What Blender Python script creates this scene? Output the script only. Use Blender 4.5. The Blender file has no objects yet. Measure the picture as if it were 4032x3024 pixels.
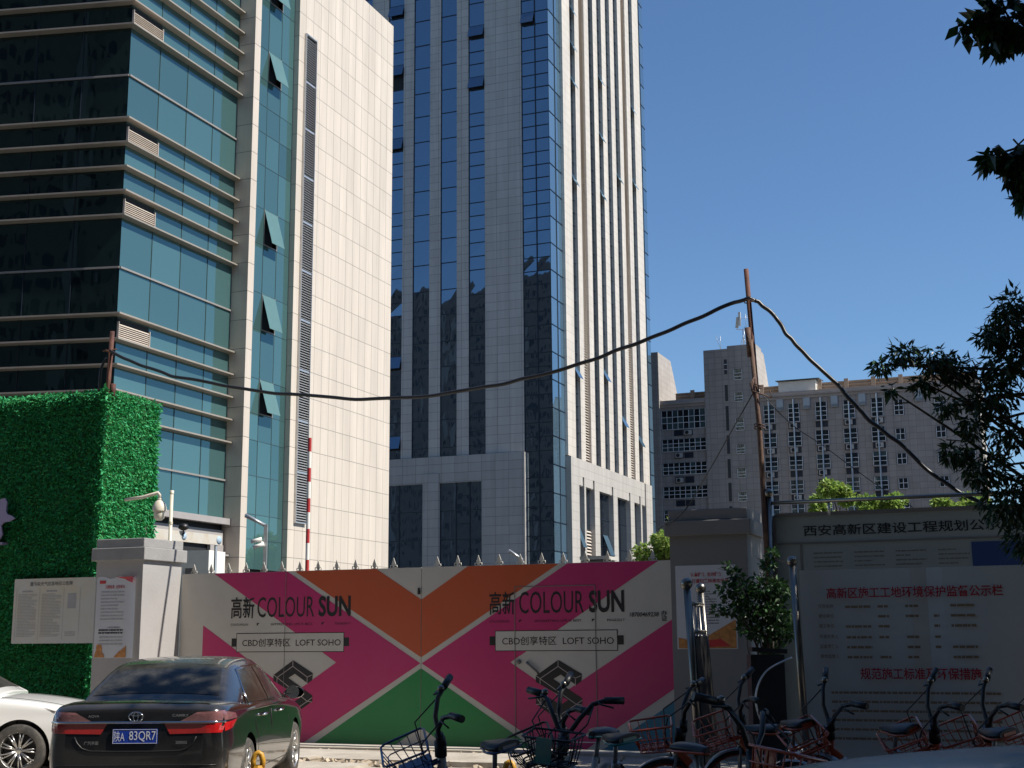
import bpy, bmesh, math, random
import numpy as np
from mathutils import Vector, Matrix
from mathutils.bvhtree import BVHTree
R = math.radians
SC = bpy.context.scene
COL = SC.collection

# ------------------------------------------------------------------ camera
cam_d = bpy.data.cameras.new('camera')
cam_d.sensor_width = 36.0
cam_d.lens = 46.98
cam_d.clip_start = 0.1
cam_d.clip_end = 3000
cam = bpy.data.objects.new('camera', cam_d)
COL.objects.link(cam)
_p, _r = R(10.8237), R(-0.4185)
_d = Vector((0, math.cos(_p), math.sin(_p)))
_u0 = Vector((0, -math.sin(_p), math.cos(_p)))
_rt = math.cos(_r) * Vector((1, 0, 0)) + math.sin(_r) * _u0
_up = -math.sin(_r) * Vector((1, 0, 0)) + math.cos(_r) * _u0
cam.matrix_world = Matrix(((_rt.x, _up.x, -_d.x, 0), (_rt.y, _up.y, -_d.y, 0), (_rt.z, _up.z, -_d.z, 1.65), (0, 0, 0, 1)))
SC.camera = cam

# ------------------------------------------------------------------ sky, sun, exposure
SUN_EL, SUN_AZ = R(50), R(105.6)          # azimuth clockwise from +Y
world = bpy.data.worlds.new('World')
SC.world = world
world.use_nodes = True
wn = world.node_tree.nodes
sky = wn.new('ShaderNodeTexSky')
sky.sky_type = 'NISHITA'
sky.sun_disc = False
sky.sun_elevation = SUN_EL
sky.sun_rotation = SUN_AZ
sky.altitude = 400
sky.air_density = 1.1
sky.dust_density = 0.1
sky.ozone_density = 4.5
tint = wn.new('ShaderNodeMix'); tint.data_type = 'RGBA'; tint.blend_type = 'MULTIPLY'; tint.inputs['Factor'].default_value = 1.0
tint.inputs['B'].default_value = (0.83, 0.98, 1.10, 1.0)
world.node_tree.links.new(sky.outputs[0], tint.inputs['A'])
world.node_tree.links.new(tint.outputs['Result'], wn['Background'].inputs[0])
wn['Background'].inputs[1].default_value = 0.08
sl = bpy.data.lights.new('sun', 'SUN')
sl.energy = 5.0
sl.angle = R(0.53)
sl.color = (1.0, 0.945, 0.86)
sun = bpy.data.objects.new('sun', sl)
COL.objects.link(sun)
_s = Vector((math.sin(SUN_AZ) * math.cos(SUN_EL), math.cos(SUN_AZ) * math.cos(SUN_EL), math.sin(SUN_EL)))
sun.rotation_euler = (-_s).to_track_quat('-Z', 'Y').to_euler()
SC.view_settings.view_transform = 'Standard'
SC.view_settings.look = 'None'
SC.view_settings.exposure = 0.5
SC.view_settings.gamma = 1.0

# ------------------------------------------------------------------ object helpers
class MB:
    """collects faces for one mesh; every face carries a material slot and a smooth flag"""
    def __init__(s):
        s.v, s.f, s.m, s.s = [], [], [], []
    def face(s, pts, m=0, sm=False):
        i = len(s.v)
        s.v += [tuple(p) for p in pts]
        s.f.append(tuple(range(i, i + len(pts)))); s.m.append(m); s.s.append(sm)
        return s
    def box(s, x0, y0, z0, x1, y1, z1, m=0):
        i = len(s.v)
        s.v += [(x, y, z) for z in (z0, z1) for y in (y0, y1) for x in (x0, x1)]
        for f in ((0, 2, 3, 1), (4, 5, 7, 6), (0, 1, 5, 4), (2, 6, 7, 3), (0, 4, 6, 2), (1, 3, 7, 5)):
            s.f.append(tuple(i + k for k in f)); s.m.append(m); s.s.append(False)
        return s
    def obox(s, c, size, rot=(0, 0, 0), m=0):
        from mathutils import Euler
        E = Euler(rot).to_matrix()
        i = len(s.v)
        for z in (-.5, .5):
            for y in (-.5, .5):
                for x in (-.5, .5):
                    s.v.append(tuple(Vector(c) + E @ Vector((x * size[0], y * size[1], z * size[2]))))
        for f in ((0, 2, 3, 1), (4, 5, 7, 6), (0, 1, 5, 4), (2, 6, 7, 3), (0, 4, 6, 2), (1, 3, 7, 5)):
            s.f.append(tuple(i + k for k in f)); s.m.append(m); s.s.append(False)
        return s
    def prism(s, poly, a, b, axis='z', m=0):
        """extrude a 2D polygon along an axis (x: poly is (y,z); y: poly is (x,z); z: poly is (x,y))"""
        P = {'x': lambda p, t: (t, p[0], p[1]), 'y': lambda p, t: (p[0], t, p[1]), 'z': lambda p, t: (p[0], p[1], t)}[axis]
        n = len(poly); i = len(s.v)
        s.v += [P(p, a) for p in poly] + [P(p, b) for p in poly]
        s.f.append(tuple(i + k for k in range(n))[::-1]); s.m.append(m); s.s.append(False)
        s.f.append(tuple(i + n + k for k in range(n))); s.m.append(m); s.s.append(False)
        for k in range(n):
            s.f.append((i + k, i + (k + 1) % n, i + n + (k + 1) % n, i + n + k)); s.m.append(m); s.s.append(False)
        return s
    def tube(s, pts, r, n=8, m=0, cap=True, close=False):
        pts = [Vector(p) for p in pts]
        N = len(pts)
        rr = r if isinstance(r, (list, tuple)) else [r] * N
        base = len(s.v)
        prev = None
        for k, p in enumerate(pts):
            if close:
                t = pts[(k + 1) % N] - pts[k - 1]
            else:
                t = pts[min(k + 1, N - 1)] - pts[max(k - 1, 0)]
            t.normalize()
            if prev is None:
                a = Vector((0, 0, 1)) if abs(t.z) < .9 else Vector((1, 0, 0))
                u = t.cross(a).normalized()
            else:
                u = (prev - t * prev.dot(t)).normalized()
            prev = u
            w = t.cross(u)
            for q in range(n):
                an = 2 * math.pi * q / n
                s.v.append(tuple(p + (u * math.cos(an) + w * math.sin(an)) * rr[k]))
        for k in range(N if close else N - 1):
            k2 = (k + 1) % N
            for q in range(n):
                q2 = (q + 1) % n
                s.f.append((base + k * n + q, base + k * n + q2, base + k2 * n + q2, base + k2 * n + q))
                s.m.append(m); s.s.append(True)
        if cap and not close:
            s.f.append(tuple(base + q for q in range(n))[::-1]); s.m.append(m); s.s.append(False)
            s.f.append(tuple(base + (N - 1) * n + q for q in range(n))); s.m.append(m); s.s.append(False)
        return s
    def lathe(s, prof, c=(0, 0, 0), axis='z', n=20, m=0, sm=True):
        """revolve (radius, height) points about an axis through c"""
        ax = {'z': (Vector((1, 0, 0)), Vector((0, 1, 0)), Vector((0, 0, 1))), 'x': (Vector((0, 1, 0)), Vector((0, 0, 1)), Vector((1, 0, 0))),
              'y': (Vector((0, 0, 1)), Vector((1, 0, 0)), Vector((0, 1, 0)))}[axis]
        c = Vector(c); i = len(s.v)
        for rd, h in prof:
            for q in range(n):
                an = 2 * math.pi * q / n
                s.v.append(tuple(c + ax[0] * rd * math.cos(an) + ax[1] * rd * math.sin(an) + ax[2] * h))
        for k in range(len(prof) - 1):
            for q in range(n):
                q2 = (q + 1) % n
                s.f.append((i + k * n + q, i + k * n + q2, i + (k + 1) * n + q2, i + (k + 1) * n + q)); s.m.append(m); s.s.append(sm)
        return s
    def ball(s, c, r, n=16, m=0):
        return s.lathe([(max(1e-4, r * math.sin(math.pi * k / 10)), -r * math.cos(math.pi * k / 10)) for k in range(11)], c, 'z', n, m)
    def build(s, name, mats, parent=None, loc=(0, 0, 0), rz=0.0):
        me = bpy.data.meshes.new(name)
        me.from_pydata(s.v, [], s.f)
        if not isinstance(mats, (list, tuple)): mats = [mats]
        for m in mats: me.materials.append(m)
        me.polygons.foreach_set('material_index', s.m)
        me.polygons.foreach_set('use_smooth', s.s)
        me.update()
        return put(name, me, parent, loc, rz)

def put(name, me, parent=None, loc=(0, 0, 0), rz=0.0):
    o = bpy.data.objects.new(name, me)
    COL.objects.link(o)
    if parent: o.parent = parent
    o.location = loc; o.rotation_euler = (0, 0, rz)
    return o
def tag(o, label, cat, group=None):
    o['label'] = label; o['category'] = cat
    if group: o['group'] = group
    return o
def kind(o, k):
    o['kind'] = k
    return o
def thing(name, label, cat, loc=(0, 0, 0), rz=0.0, group=None):
    o = bpy.data.objects.new(name, None)
    o.empty_display_size = .3
    COL.objects.link(o)
    o.location = loc; o.rotation_euler = (0, 0, rz)
    return tag(o, label, cat, group)
def dup(root, loc, rz, label, group=None, tilt=0.0):
    r = root.copy(); COL.objects.link(r); r.location = loc; r.rotation_euler = (0, tilt, rz)
    r['label'] = label
    if group: r['group'] = group
    for ch in list(root.children):
        c = ch.copy(); COL.objects.link(c); c.parent = r
        for g in list(ch.children):
            d = g.copy(); COL.objects.link(d); d.parent = c
    return r
GR = R(-21.6)                              # the street grid: every wall here runs along it
EX = Vector((math.cos(GR), math.sin(GR), 0)); EY = Vector((-math.sin(GR), math.cos(GR), 0))

def text_mesh(s, bold=0.0, extrude=0.0):
    cu = bpy.data.curves.new('lettering', 'FONT')
    cu.body = s; cu.size = 1.0; cu.resolution_u = 3; cu.offset = bold; cu.extrude = extrude
    ob = bpy.data.objects.new('lettering', cu)
    COL.objects.link(ob)
    dg = bpy.context.evaluated_depsgraph_get()
    me = bpy.data.meshes.new_from_object(ob.evaluated_get(dg))
    bpy.data.objects.remove(ob); bpy.data.curves.remove(cu)
    return me
def letter(s, x0, x1, z0, z1, y, mat, parent, bold=0.0, name='lettering', shear=0.0, face=None):
    """lettering on a wall that faces -y, fitted to a rectangle"""
    me = text_mesh(s, bold)
    n = len(me.vertices)
    co = np.empty(n * 3); me.vertices.foreach_get('co', co); co = co.reshape(-1, 3)
    mn, mx = co.min(0), co.max(0)
    u = (co[:, 0] - mn[0]) / (mx[0] - mn[0]); v = (co[:, 1] - mn[1]) / (mx[1] - mn[1])
    out = np.stack([x0 + u * (x1 - x0) + shear * v * (z1 - z0), np.full(n, y), z0 + v * (z1 - z0)], 1)
    me.vertices.foreach_set('co', out.ravel())
    me.materials.clear(); me.materials.append(mat); me.update()
    return put(name, me, parent)

# ------------------------------------------------------------------ materials
def nt(name):
    m = bpy.data.materials.new(name); m.use_nodes = True
    return m, m.node_tree.nodes, m.node_tree.links, m.node_tree.nodes['Principled BSDF']
def mat(name, col, rough=.6, metal=0.0, var=.12, scale=3.0, bump=0.0, bscale=40.0, stain=None, stain_amt=0.0, stain_scale=1.2, coat=0.0, spec=.5, aniso=None):
    m, n, l, b = nt(name)
    b.inputs['Roughness'].default_value = rough; b.inputs['Metallic'].default_value = metal
    b.inputs['Coat Weight'].default_value = coat; b.inputs['Coat Roughness'].default_value = .04
    b.inputs['Specular IOR Level'].default_value = spec
    tc = n.new('ShaderNodeTexCoord')
    no = n.new('ShaderNodeTexNoise'); no.inputs['Scale'].default_value = scale; no.inputs['Detail'].default_value = 6; no.inputs['Roughness'].default_value = .65
    vec = tc.outputs['Object']
    if aniso:
        mp = n.new('ShaderNodeMapping'); mp.inputs['Scale'].default_value = aniso
        l.new(vec, mp.inputs['Vector']); vec = mp.outputs['Vector']
    l.new(vec, no.inputs['Vector'])
    mr = n.new('ShaderNodeMapRange'); mr.inputs['From Min'].default_value = .25; mr.inputs['From Max'].default_value = .75
    mr.inputs['To Min'].default_value = 1 - var; mr.inputs['To Max'].default_value = 1 + var
    l.new(no.outputs['Fac'], mr.inputs['Value'])
    mx = n.new('ShaderNodeMix'); mx.data_type = 'RGBA'; mx.blend_type = 'MULTIPLY'; mx.inputs['Factor'].default_value = 1
    mx.inputs['A'].default_value = (*col, 1)
    l.new(mr.outputs['Result'], mx.inputs['B'])
    out = mx.outputs['Result']
    if stain:
        n2 = n.new('ShaderNodeTexNoise'); n2.inputs['Scale'].default_value = stain_scale; n2.inputs['Detail'].default_value = 8; n2.inputs['Roughness'].default_value = .7
        l.new(tc.outputs['Object'], n2.inputs['Vector'])
        r2 = n.new('ShaderNodeMapRange'); r2.inputs['From Min'].default_value = .45; r2.inputs['From Max'].default_value = .72; r2.inputs['To Max'].default_value = stain_amt
        l.new(n2.outputs['Fac'], r2.inputs['Value'])
        m2 = n.new('ShaderNodeMix'); m2.data_type = 'RGBA'; m2.inputs['B'].default_value = (*stain, 1)
        l.new(r2.outputs['Result'], m2.inputs['Factor']); l.new(out, m2.inputs['A'])
        out = m2.outputs['Result']
    l.new(out, b.inputs['Base Color'])
    if bump:
        n3 = n.new('ShaderNodeTexNoise'); n3.inputs['Scale'].default_value = bscale; n3.inputs['Detail'].default_value = 5
        l.new(tc.outputs['Object'], n3.inputs['Vector'])
        bp = n.new('ShaderNodeBump'); bp.inputs['Strength'].default_value = bump; bp.inputs['Distance'].default_value = .02
        l.new(n3.outputs['Fac'], bp.inputs['Height']); l.new(bp.outputs['Normal'], b.inputs['Normal'])
    return m
def stone(name, col, axis, du, dz, ou=0.0, oz=0.0, grout=.45, gw=.02, var=.05, rough=.55, spec=.4):
    """cladding slabs laid in a straight grid; axis is the horizontal coordinate the joints are counted along"""
    m, n, l, b = nt(name)
    b.inputs['Roughness'].default_value = rough; b.inputs['Specular IOR Level'].default_value = spec
    tc = n.new('ShaderNodeTexCoord'); sp = n.new('ShaderNodeSeparateXYZ'); l.new(tc.outputs['Object'], sp.inputs[0])
    a1 = n.new('ShaderNodeMath'); a1.operation = 'ADD'; a1.inputs[1].default_value = 200 * du - ou
    l.new(sp.outputs['X' if axis == 'x' else 'Y'], a1.inputs[0])
    a2 = n.new('ShaderNodeMath'); a2.operation = 'ADD'; a2.inputs[1].default_value = 20 * dz - oz
    l.new(sp.outputs['Z'], a2.inputs[0])
    cb = n.new('ShaderNodeCombineXYZ'); l.new(a1.outputs[0], cb.inputs[0]); l.new(a2.outputs[0], cb.inputs[1])
    br = n.new('ShaderNodeTexBrick'); br.offset = 0; br.squash = 1
    br.inputs['Scale'].default_value = 1; br.inputs['Brick Width'].default_value = du; br.inputs['Row Height'].default_value = dz
    br.inputs['Mortar Size'].default_value = gw / 2; br.inputs['Mortar Smooth'].default_value = .1; br.inputs['Bias'].default_value = 0
    br.inputs['Color1'].default_value = (*[c * (1 - var) for c in col], 1); br.inputs['Color2'].default_value = (*[min(1, c * (1 + var)) for c in col], 1)
    br.inputs['Mortar'].default_value = (*[c * grout for c in col], 1)
    l.new(cb.outputs[0], br.inputs['Vector'])
    no = n.new('ShaderNodeTexNoise'); no.inputs['Scale'].default_value = .9; no.inputs['Detail'].default_value = 8; no.inputs['Roughness'].default_value = .7
    mp = n.new('ShaderNodeMapping'); mp.inputs['Scale'].default_value = (1.6, 1.6, .12); l.new(tc.outputs['Object'], mp.inputs['Vector']); l.new(mp.outputs[0], no.inputs['Vector'])
    mr = n.new('ShaderNodeMapRange'); mr.inputs['From Min'].default_value = .3; mr.inputs['From Max'].default_value = .7; mr.inputs['To Min'].default_value = .83; mr.inputs['To Max'].default_value = 1.06
    l.new(no.outputs['Fac'], mr.inputs['Value'])
    mx = n.new('ShaderNodeMix'); mx.data_type = 'RGBA'; mx.blend_type = 'MULTIPLY'; mx.inputs['Factor'].default_value = 1
    l.new(br.outputs['Color'], mx.inputs['A']); l.new(mr.outputs['Result'], mx.inputs['B']); l.new(mx.outputs['Result'], b.inputs['Base Color'])
    bp = n.new('ShaderNodeBump'); bp.inputs['Strength'].default_value = .5; bp.inputs['Distance'].default_value = .02; bp.invert = True
    l.new(br.outputs['Fac'], bp.inputs['Height']); l.new(bp.outputs['Normal'], b.inputs['Normal'])
    return m
def glass(name, diff, tint, refl=.3, wob=.06, wscale=.6, rough=.015):
    """coated facade glass: a dark body colour under a tinted mirror layer, slightly wavy"""
    m = bpy.data.materials.new(name); m.use_nodes = True
    n, l = m.node_tree.nodes, m.node_tree.links
    n.remove(n['Principled BSDF'])
    o = n['Material Output']
    d = n.new('ShaderNodeBsdfDiffuse'); d.inputs['Color'].default_value = (*diff, 1)
    gi = n.new('ShaderNodeNewGeometry'); pv = n.new('ShaderNodeMapRange'); pv.inputs['To Min'].default_value = .8; pv.inputs['To Max'].default_value = 1.22
    pm = n.new('ShaderNodeMix'); pm.data_type = 'RGBA'; pm.blend_type = 'MULTIPLY'; pm.inputs['Factor'].default_value = 1; pm.inputs['A'].default_value = (*diff, 1)
    l.new(gi.outputs['Random Per Island'], pv.inputs['Value']); l.new(pv.outputs['Result'], pm.inputs['B']); l.new(pm.outputs['Result'], d.inputs['Color'])
    g = n.new('ShaderNodeBsdfGlossy')
    g.inputs['Color'].default_value = (*tint, 1); g.inputs['Roughness'].default_value = rough
    fr = n.new('ShaderNodeFresnel'); fr.inputs['IOR'].default_value = 1.5
    ad = n.new('ShaderNodeMath'); ad.operation = 'MULTIPLY_ADD'; ad.use_clamp = True; ad.inputs[1].default_value = 1 - refl; ad.inputs[2].default_value = refl
    l.new(fr.outputs[0], ad.inputs[0])
    mx = n.new('ShaderNodeMixShader'); l.new(ad.outputs[0], mx.inputs[0]); l.new(d.outputs[0], mx.inputs[1]); l.new(g.outputs[0], mx.inputs[2])
    l.new(mx.outputs[0], o.inputs['Surface'])
    if wob:
        tc = n.new('ShaderNodeTexCoord'); mp = n.new('ShaderNodeMapping'); mp.inputs['Scale'].default_value = (1.6, 1.6, .5)
        l.new(tc.outputs['Object'], mp.inputs['Vector'])
        no = n.new('ShaderNodeTexNoise'); no.inputs['Scale'].default_value = wscale; no.inputs['Detail'].default_value = 1.5
        l.new(mp.outputs[0], no.inputs['Vector'])
        bp = n.new('ShaderNodeBump'); bp.inputs['Strength'].default_value = wob; bp.inputs['Distance'].default_value = .3
        l.new(no.outputs['Fac'], bp.inputs['Height']); l.new(bp.outputs['Normal'], g.inputs['Normal'])
    return m
def leafmat(name, col, var=.35, trans=.35, rough=.45):
    m, n, l, b = nt(name)
    b.inputs['Roughness'].default_value = rough
    oi = n.new('ShaderNodeNewGeometry')
    hs = n.new('ShaderNodeHueSaturation'); hs.inputs['Color'].default_value = (*col, 1)
    mr = n.new('ShaderNodeMapRange'); mr.inputs['To Min'].default_value = 1 - var; mr.inputs['To Max'].default_value = 1 + var
    l.new(oi.outputs['Random Per Island'], mr.inputs['Value']); l.new(mr.outputs['Result'], hs.inputs['Value'])
    m2 = n.new('ShaderNodeMapRange'); m2.inputs['To Min'].default_value = .48; m2.inputs['To Max'].default_value = .52
    l.new(oi.outputs['Random Per Island'], m2.inputs['Value']); l.new(m2.outputs['Result'], hs.inputs['Hue'])
    l.new(hs.outputs[0], b.inputs['Base Color'])
    t = n.new('ShaderNodeBsdfTranslucent'); l.new(hs.outputs[0], t.inputs['Color'])
    mx = n.new('ShaderNodeMixShader'); mx.inputs[0].default_value = trans
    l.new(b.outputs[0], mx.inputs[1]); l.new(t.outputs[0], mx.inputs[2]); l.new(mx.outputs[0], n['Material Output'].inputs['Surface'])
    return m
M = {}
M['ground'] = mat('dusty_concrete', (.38, .34, .285), .9, var=.22, scale=.7, bump=.5, bscale=9, stain=(.23, .20, .165), stain_amt=.55, stain_scale=.5)
M['site_ground'] = mat('grey_site_ground', (.09, .088, .084), .9, var=.25, scale=.4, bump=.3, bscale=8)
M['asphalt'] = mat('asphalt', (.07, .068, .064), .85, var=.25, scale=2, bump=.4, bscale=60)
M['kerb'] = mat('worn_kerb_stone', (.42, .38, .32), .85, var=.25, scale=3, bump=.5, bscale=14, stain=(.2, .16, .11), stain_amt=.5)
M['rubble'] = mat('rubble', (.42, .35, .26), .9, var=.35, scale=6, bump=.5, bscale=20)
M['fin'] = mat('fin_metal', (.35, .31, .26), .45, .25, var=.12, scale=1.5)
M['louver'] = mat('louver_paint', (.50, .44, .38), .5, var=.08)
M['dark'] = mat('dark_void', (.012, .013, .014), .7, var=.05)
M['mull'] = mat('dark_mullion', (.015, .022, .035), .4, var=.1)
M['mull_teal'] = mat('slim_teal_joint', (.05, .09, .10), .4, var=.1)
M['mull_grey'] = mat('grey_transom', (.30, .28, .26), .45, .2, var=.1)
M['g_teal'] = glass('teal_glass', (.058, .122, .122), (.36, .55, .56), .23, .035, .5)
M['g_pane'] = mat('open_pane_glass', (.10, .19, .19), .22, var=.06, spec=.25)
M['g_shaded'] = glass('shaded_glass', (.007, .014, .014), (.30, .46, .46), .14, .05, .5)  # same glass as the teal face, shade darkened into its colour
M['g_blue'] = glass('blue_glass', (.022, .026, .03), (.50, .65, .79), .40, .07, .35)
M['g_pale'] = glass('pale_blue_glass', (.09, .15, .20), (.42, .62, .80), .30, .05, .4)
M['g_slot'] = glass('slot_glass', (.022, .027, .034), (.5, .6, .7), .16, .04, .4)
M['st_wall'] = stone('cream_cladding', (.60, .535, .455), 'y', .697, 1.206, 13.01, 10.02, .48, .028, .035)
M['st_pier'] = stone('cream_pier_cladding', (.58, .515, .44), 'x', 3.0, 1.24, 1.5, 9.97, .42, .03, .03)
M['st_twx'] = stone('tower_front_cladding', (.55, .51, .455), 'x', 1.2, .826, -6.48, 18.25, .45, .035, .05)  # front and side are one stone; the sunlit side is coloured lighter
M['st_twy'] = stone('tower_side_cladding', (.58, .535, .47), 'y', 1.4, .826, .35, 18.25, .66, .03, .04)
M['st_podx'] = stone('podium_front_cladding', (.43, .41, .375), 'x', 1.32, .83, -2.77, 18.28, .5, .035, .05)
M['st_pody'] = stone('podium_side_cladding', (.46, .435, .395), 'y', 2.0, .83, 3.22, 18.05, .7, .03, .03)
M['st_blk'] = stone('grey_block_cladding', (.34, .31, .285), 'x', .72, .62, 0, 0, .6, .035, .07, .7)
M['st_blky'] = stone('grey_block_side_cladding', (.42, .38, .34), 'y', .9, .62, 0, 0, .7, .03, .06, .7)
M['blk_plain'] = mat('block_render', (.36, .32, .29), .8, var=.12, scale=1.2)
M['parapet'] = mat('tan_parapet', (.37, .28, .205), .8, var=.2, scale=1)
M['w_frame'] = mat('white_window_frame', (.72, .74, .76), .5, var=.05)
M['w_glass'] = glass('office_glass', (.014, .018, .021), (.6, .75, .8), .07, .03, 1.5)
M['w_curt'] = glass('curtained_glass', (.055, .085, .09), (.6, .75, .8), .08, .03, 1.5)
M['ac'] = mat('air_conditioner_case', (.42, .41, .39), .5, var=.08)
M['vent'] = mat('pale_blue_vent', (.36, .42, .46), .5, var=.06)
M['white_wall'] = mat('white_render', (.70, .68, .62), .8, var=.1, scale=2)
M['roof'] = mat('dark_roof_sheet', (.06, .07, .08), .6, var=.1)
M['galv'] = mat('galvanised_steel', (.55, .56, .57), .4, .7, var=.15, scale=8)
M['chrome'] = mat('stainless_steel', (.22, .205, .18), .32, 1.0, var=.1, scale=5)
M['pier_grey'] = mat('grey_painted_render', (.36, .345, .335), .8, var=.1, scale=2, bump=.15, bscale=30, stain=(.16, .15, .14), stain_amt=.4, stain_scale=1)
M['pier_shaded'] = mat('shaded_grey_render', (.19, .185, .18), .8, var=.12, scale=2, bump=.15, bscale=30, stain=(.12, .115, .11), stain_amt=.4, stain_scale=1)  # same paint as the left pillar, with its shade put into the colour
M['pier_cap'] = mat('dark_grey_cap', (.27, .262, .255), .8, var=.12, scale=3, bump=.2, bscale=25, stain=(.3, .29, .27), stain_amt=.25, stain_scale=1.5)
M['g_white'] = mat('gate_off_white', (.50, .48, .44), .42, bump=.25, bscale=1.6, var=.06, scale=1.5, stain=(.40, .37, .31), stain_amt=.4, stain_scale=1.1)
M['g_mag'] = mat('gate_magenta', (.48, .022, .135), .42, bump=.25, bscale=1.6, var=.08, scale=1.2, stain=(.36, .05, .12), stain_amt=.4)
M['g_or'] = mat('gate_orange', (.48, .085, .025), .42, bump=.25, bscale=1.6, var=.08, scale=1.2, stain=(.36, .09, .05), stain_amt=.4)
M['g_grn'] = mat('gate_green', (.012, .21, .055), .42, bump=.25, bscale=1.6, var=.08, scale=1.2, stain=(.05, .17, .07), stain_amt=.4)
M['g_blu'] = mat('gate_blue', (.018, .17, .26), .42, bump=.25, bscale=1.6, var=.08, scale=1.2)
M['ink'] = mat('black_print', (.012, .011, .012), .45, var=.05)
M['ink_soft'] = mat('faded_print', (.16, .15, .14), .6, var=.1)
M['ink_line'] = mat('pale_print', (.36, .35, .345), .6, var=.1)
M['ink_tan'] = mat('tan_print', (.26, .17, .09), .6, var=.15)
M['red'] = mat('red_print', (.42, .012, .02), .5, var=.08)
M['logo_line'] = mat('logo_edge_line', (.42, .36, .35), .5, var=.1)
M['steel_white'] = mat('pale_spike_paint', (.50, .47, .41), .5, var=.15, scale=12)
M['board'] = mat('notice_board_sheet', (.55, .54, .50), .5, var=.06, scale=.8, stain=(.45, .43, .37), stain_amt=.5, stain_scale=.9)
M['board2'] = mat('upper_board_sheet', (.26, .29, .275), .45, var=.08, scale=.8)
M['board_blue'] = mat('upper_board_blue', (.02, .05, .16), .4, var=.1)
M['paper'] = mat('notice_paper', (.56, .545, .50), .6, var=.05, scale=1.5, stain=(.60, .47, .22), stain_amt=.55, stain_scale=1.0)
M['poster'] = mat('poster_paper', (.53, .53, .55), .5, var=.05)
M['poster_red'] = mat('poster_red', (.5, .03, .03), .5, var=.15, scale=8)
M['poster_gold'] = mat('poster_gold', (.45, .19, .05), .5, var=.5, scale=14)
M['rust'] = mat('rusty_pipe', (.085, .03, .024), .75, .2, var=.5, scale=6, bump=.3, bscale=50, stain=(.26, .13, .06), stain_amt=.5, stain_scale=1.3)
M['bamboo'] = mat('weathered_pole', (.085, .045, .035), .8, var=.4, scale=9, bump=.3, stain=(.28, .18, .09), stain_amt=.6, stain_scale=2)
M['cable'] = mat('black_cable', (.018, .018, .02), .42, var=.2, scale=20)
M['wire'] = mat('thin_wire', (.02, .02, .022), .5)
M['bark'] = mat('bark', (.07, .055, .04), .9, var=.3, scale=10, bump=.6, bscale=25)
M['leaf_dark'] = leafmat('glossy_dark_leaf', (.028, .062, .018), .4, .25, .35)
M['leaf_big'] = leafmat('broad_dark_leaf', (.025, .055, .018), .4, .25, .35)
M['leaf_lit'] = leafmat('bright_leaf', (.24, .34, .07), .35, .4)
M['leaf_shrub'] = leafmat('shrub_leaf', (.035, .085, .022), .45, .3)
M['turf'] = leafmat('plastic_turf', (.028, .30, .085), .4, .2, .7)
M['turf_base'] = mat('turf_backing', (.012, .07, .022), .9, var=.4, scale=15)
M['lilac'] = mat('lilac_board', (.30, .255, .40), .5, var=.05)
M['ivory'] = mat('ivory_plastic', (.62, .58, .47), .45, var=.12, scale=8, stain=(.45, .33, .18), stain_amt=.4, stain_scale=6)
M['white_paint'] = mat('white_paint', (.75, .73, .68), .5, var=.06)
M['red_paint'] = mat('red_paint', (.42, .03, .03), .5, var=.1)
M['weathered'] = mat('weathered_sign_paint', (.52, .50, .45), .6, var=.12, scale=4, stain=(.33, .22, .1), stain_amt=.6, stain_scale=4)
M['ledge'] = mat('grey_ledge_panel', (.33, .31, .30), .6, var=.1, scale=1.5)
M['sky_print'] = mat('faded_blue_print', (.34, .45, .56), .6, var=.15, scale=5)
M['yellow'] = mat('yellow_plastic', (.50, .26, .02), .45, var=.15, scale=8, stain=(.25, .14, .03), stain_amt=.4, stain_scale=7)
M['rubber'] = mat('tyre_rubber', (.045, .042, .038), .8, var=.3, scale=10, stain=(.16, .14, .11), stain_amt=.5, stain_scale=5)
M['brown_blk'] = mat('brown_tower_render', (.24, .20, .17), .8, var=.15, scale=.3)

# ================================================================== ground
gm = MB()
N = 40
gm.face([(-400, -300, 0), (400, -300, 0), (400, 600, 0), (-400, 600, 0)])
kind(gm.build('ground', M['site_ground']), 'structure')
kind(MB().face([(-30, 13.6, .004), (16, 13.6, .004), (16, 24.5, .004), (-30, 24.5, .004)]).build('forecourt_ground', M['ground']), 'structure')
# asphalt of the street in front of the parking strip
kind(MB().face([(-400, -300, .004), (400, -300, .004), (400, 13.6, .004), (-400, 13.6, .004)]).build('street', M['asphalt']), 'structure')

# ================================================================== glass office block on the left
b1 = thing('office_building', 'glass and cream stone office block with horizontal sun fins, left of the taller tower', 'building', (-14.573, 48, 0), GR)
DL = Vector((-.9736, -.2284, 0)); NL = Vector((.2284, -.9736, 0))
FINS = [32.6, 28.8, 27.83, 26.87, 25.9, 24.94, 21.13, 20.16, 19.2, 18.25, 17.3, 13.52, 12.56, 11.6, 10.65, 9.7]
MIDS = [30.7, 22.97, 15.36, 8.17]
UC = [0, 1.87, 3.72, 5.57, 7.36]
core = MB()
core.prism([(-.08, .08), (-.08, 20.5), (-17, 20.5), (-17, -3.86)], 0, 33.9, 'z')
core.build('core_wall', M['dark'], b1)
zs = sorted(FINS + MIDS + [6.6, 34.0])
gr, ml = MB(), MB()
rnd = random.Random(3)
for a, b in zip(zs[:-1], zs[1:]):
    for u0, u1 in zip(UC[:-1], UC[1:]):
        j = [rnd.uniform(-.003, .003) for _ in range(4)]
        gr.face([(j[0], u0, a), (j[1], u1, a), (j[2], u1, b), (j[3], u0, b)])
for u in UC[1:-1]:
    ml.box(.004, u - .012, 6.6, .022, u + .012, 34)
gface = gr.build('glass_facade', M['g_teal'], b1)
ml.build('glass_joints', M['mull_teal'], gface)
gl, ml = MB(), MB()
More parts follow.
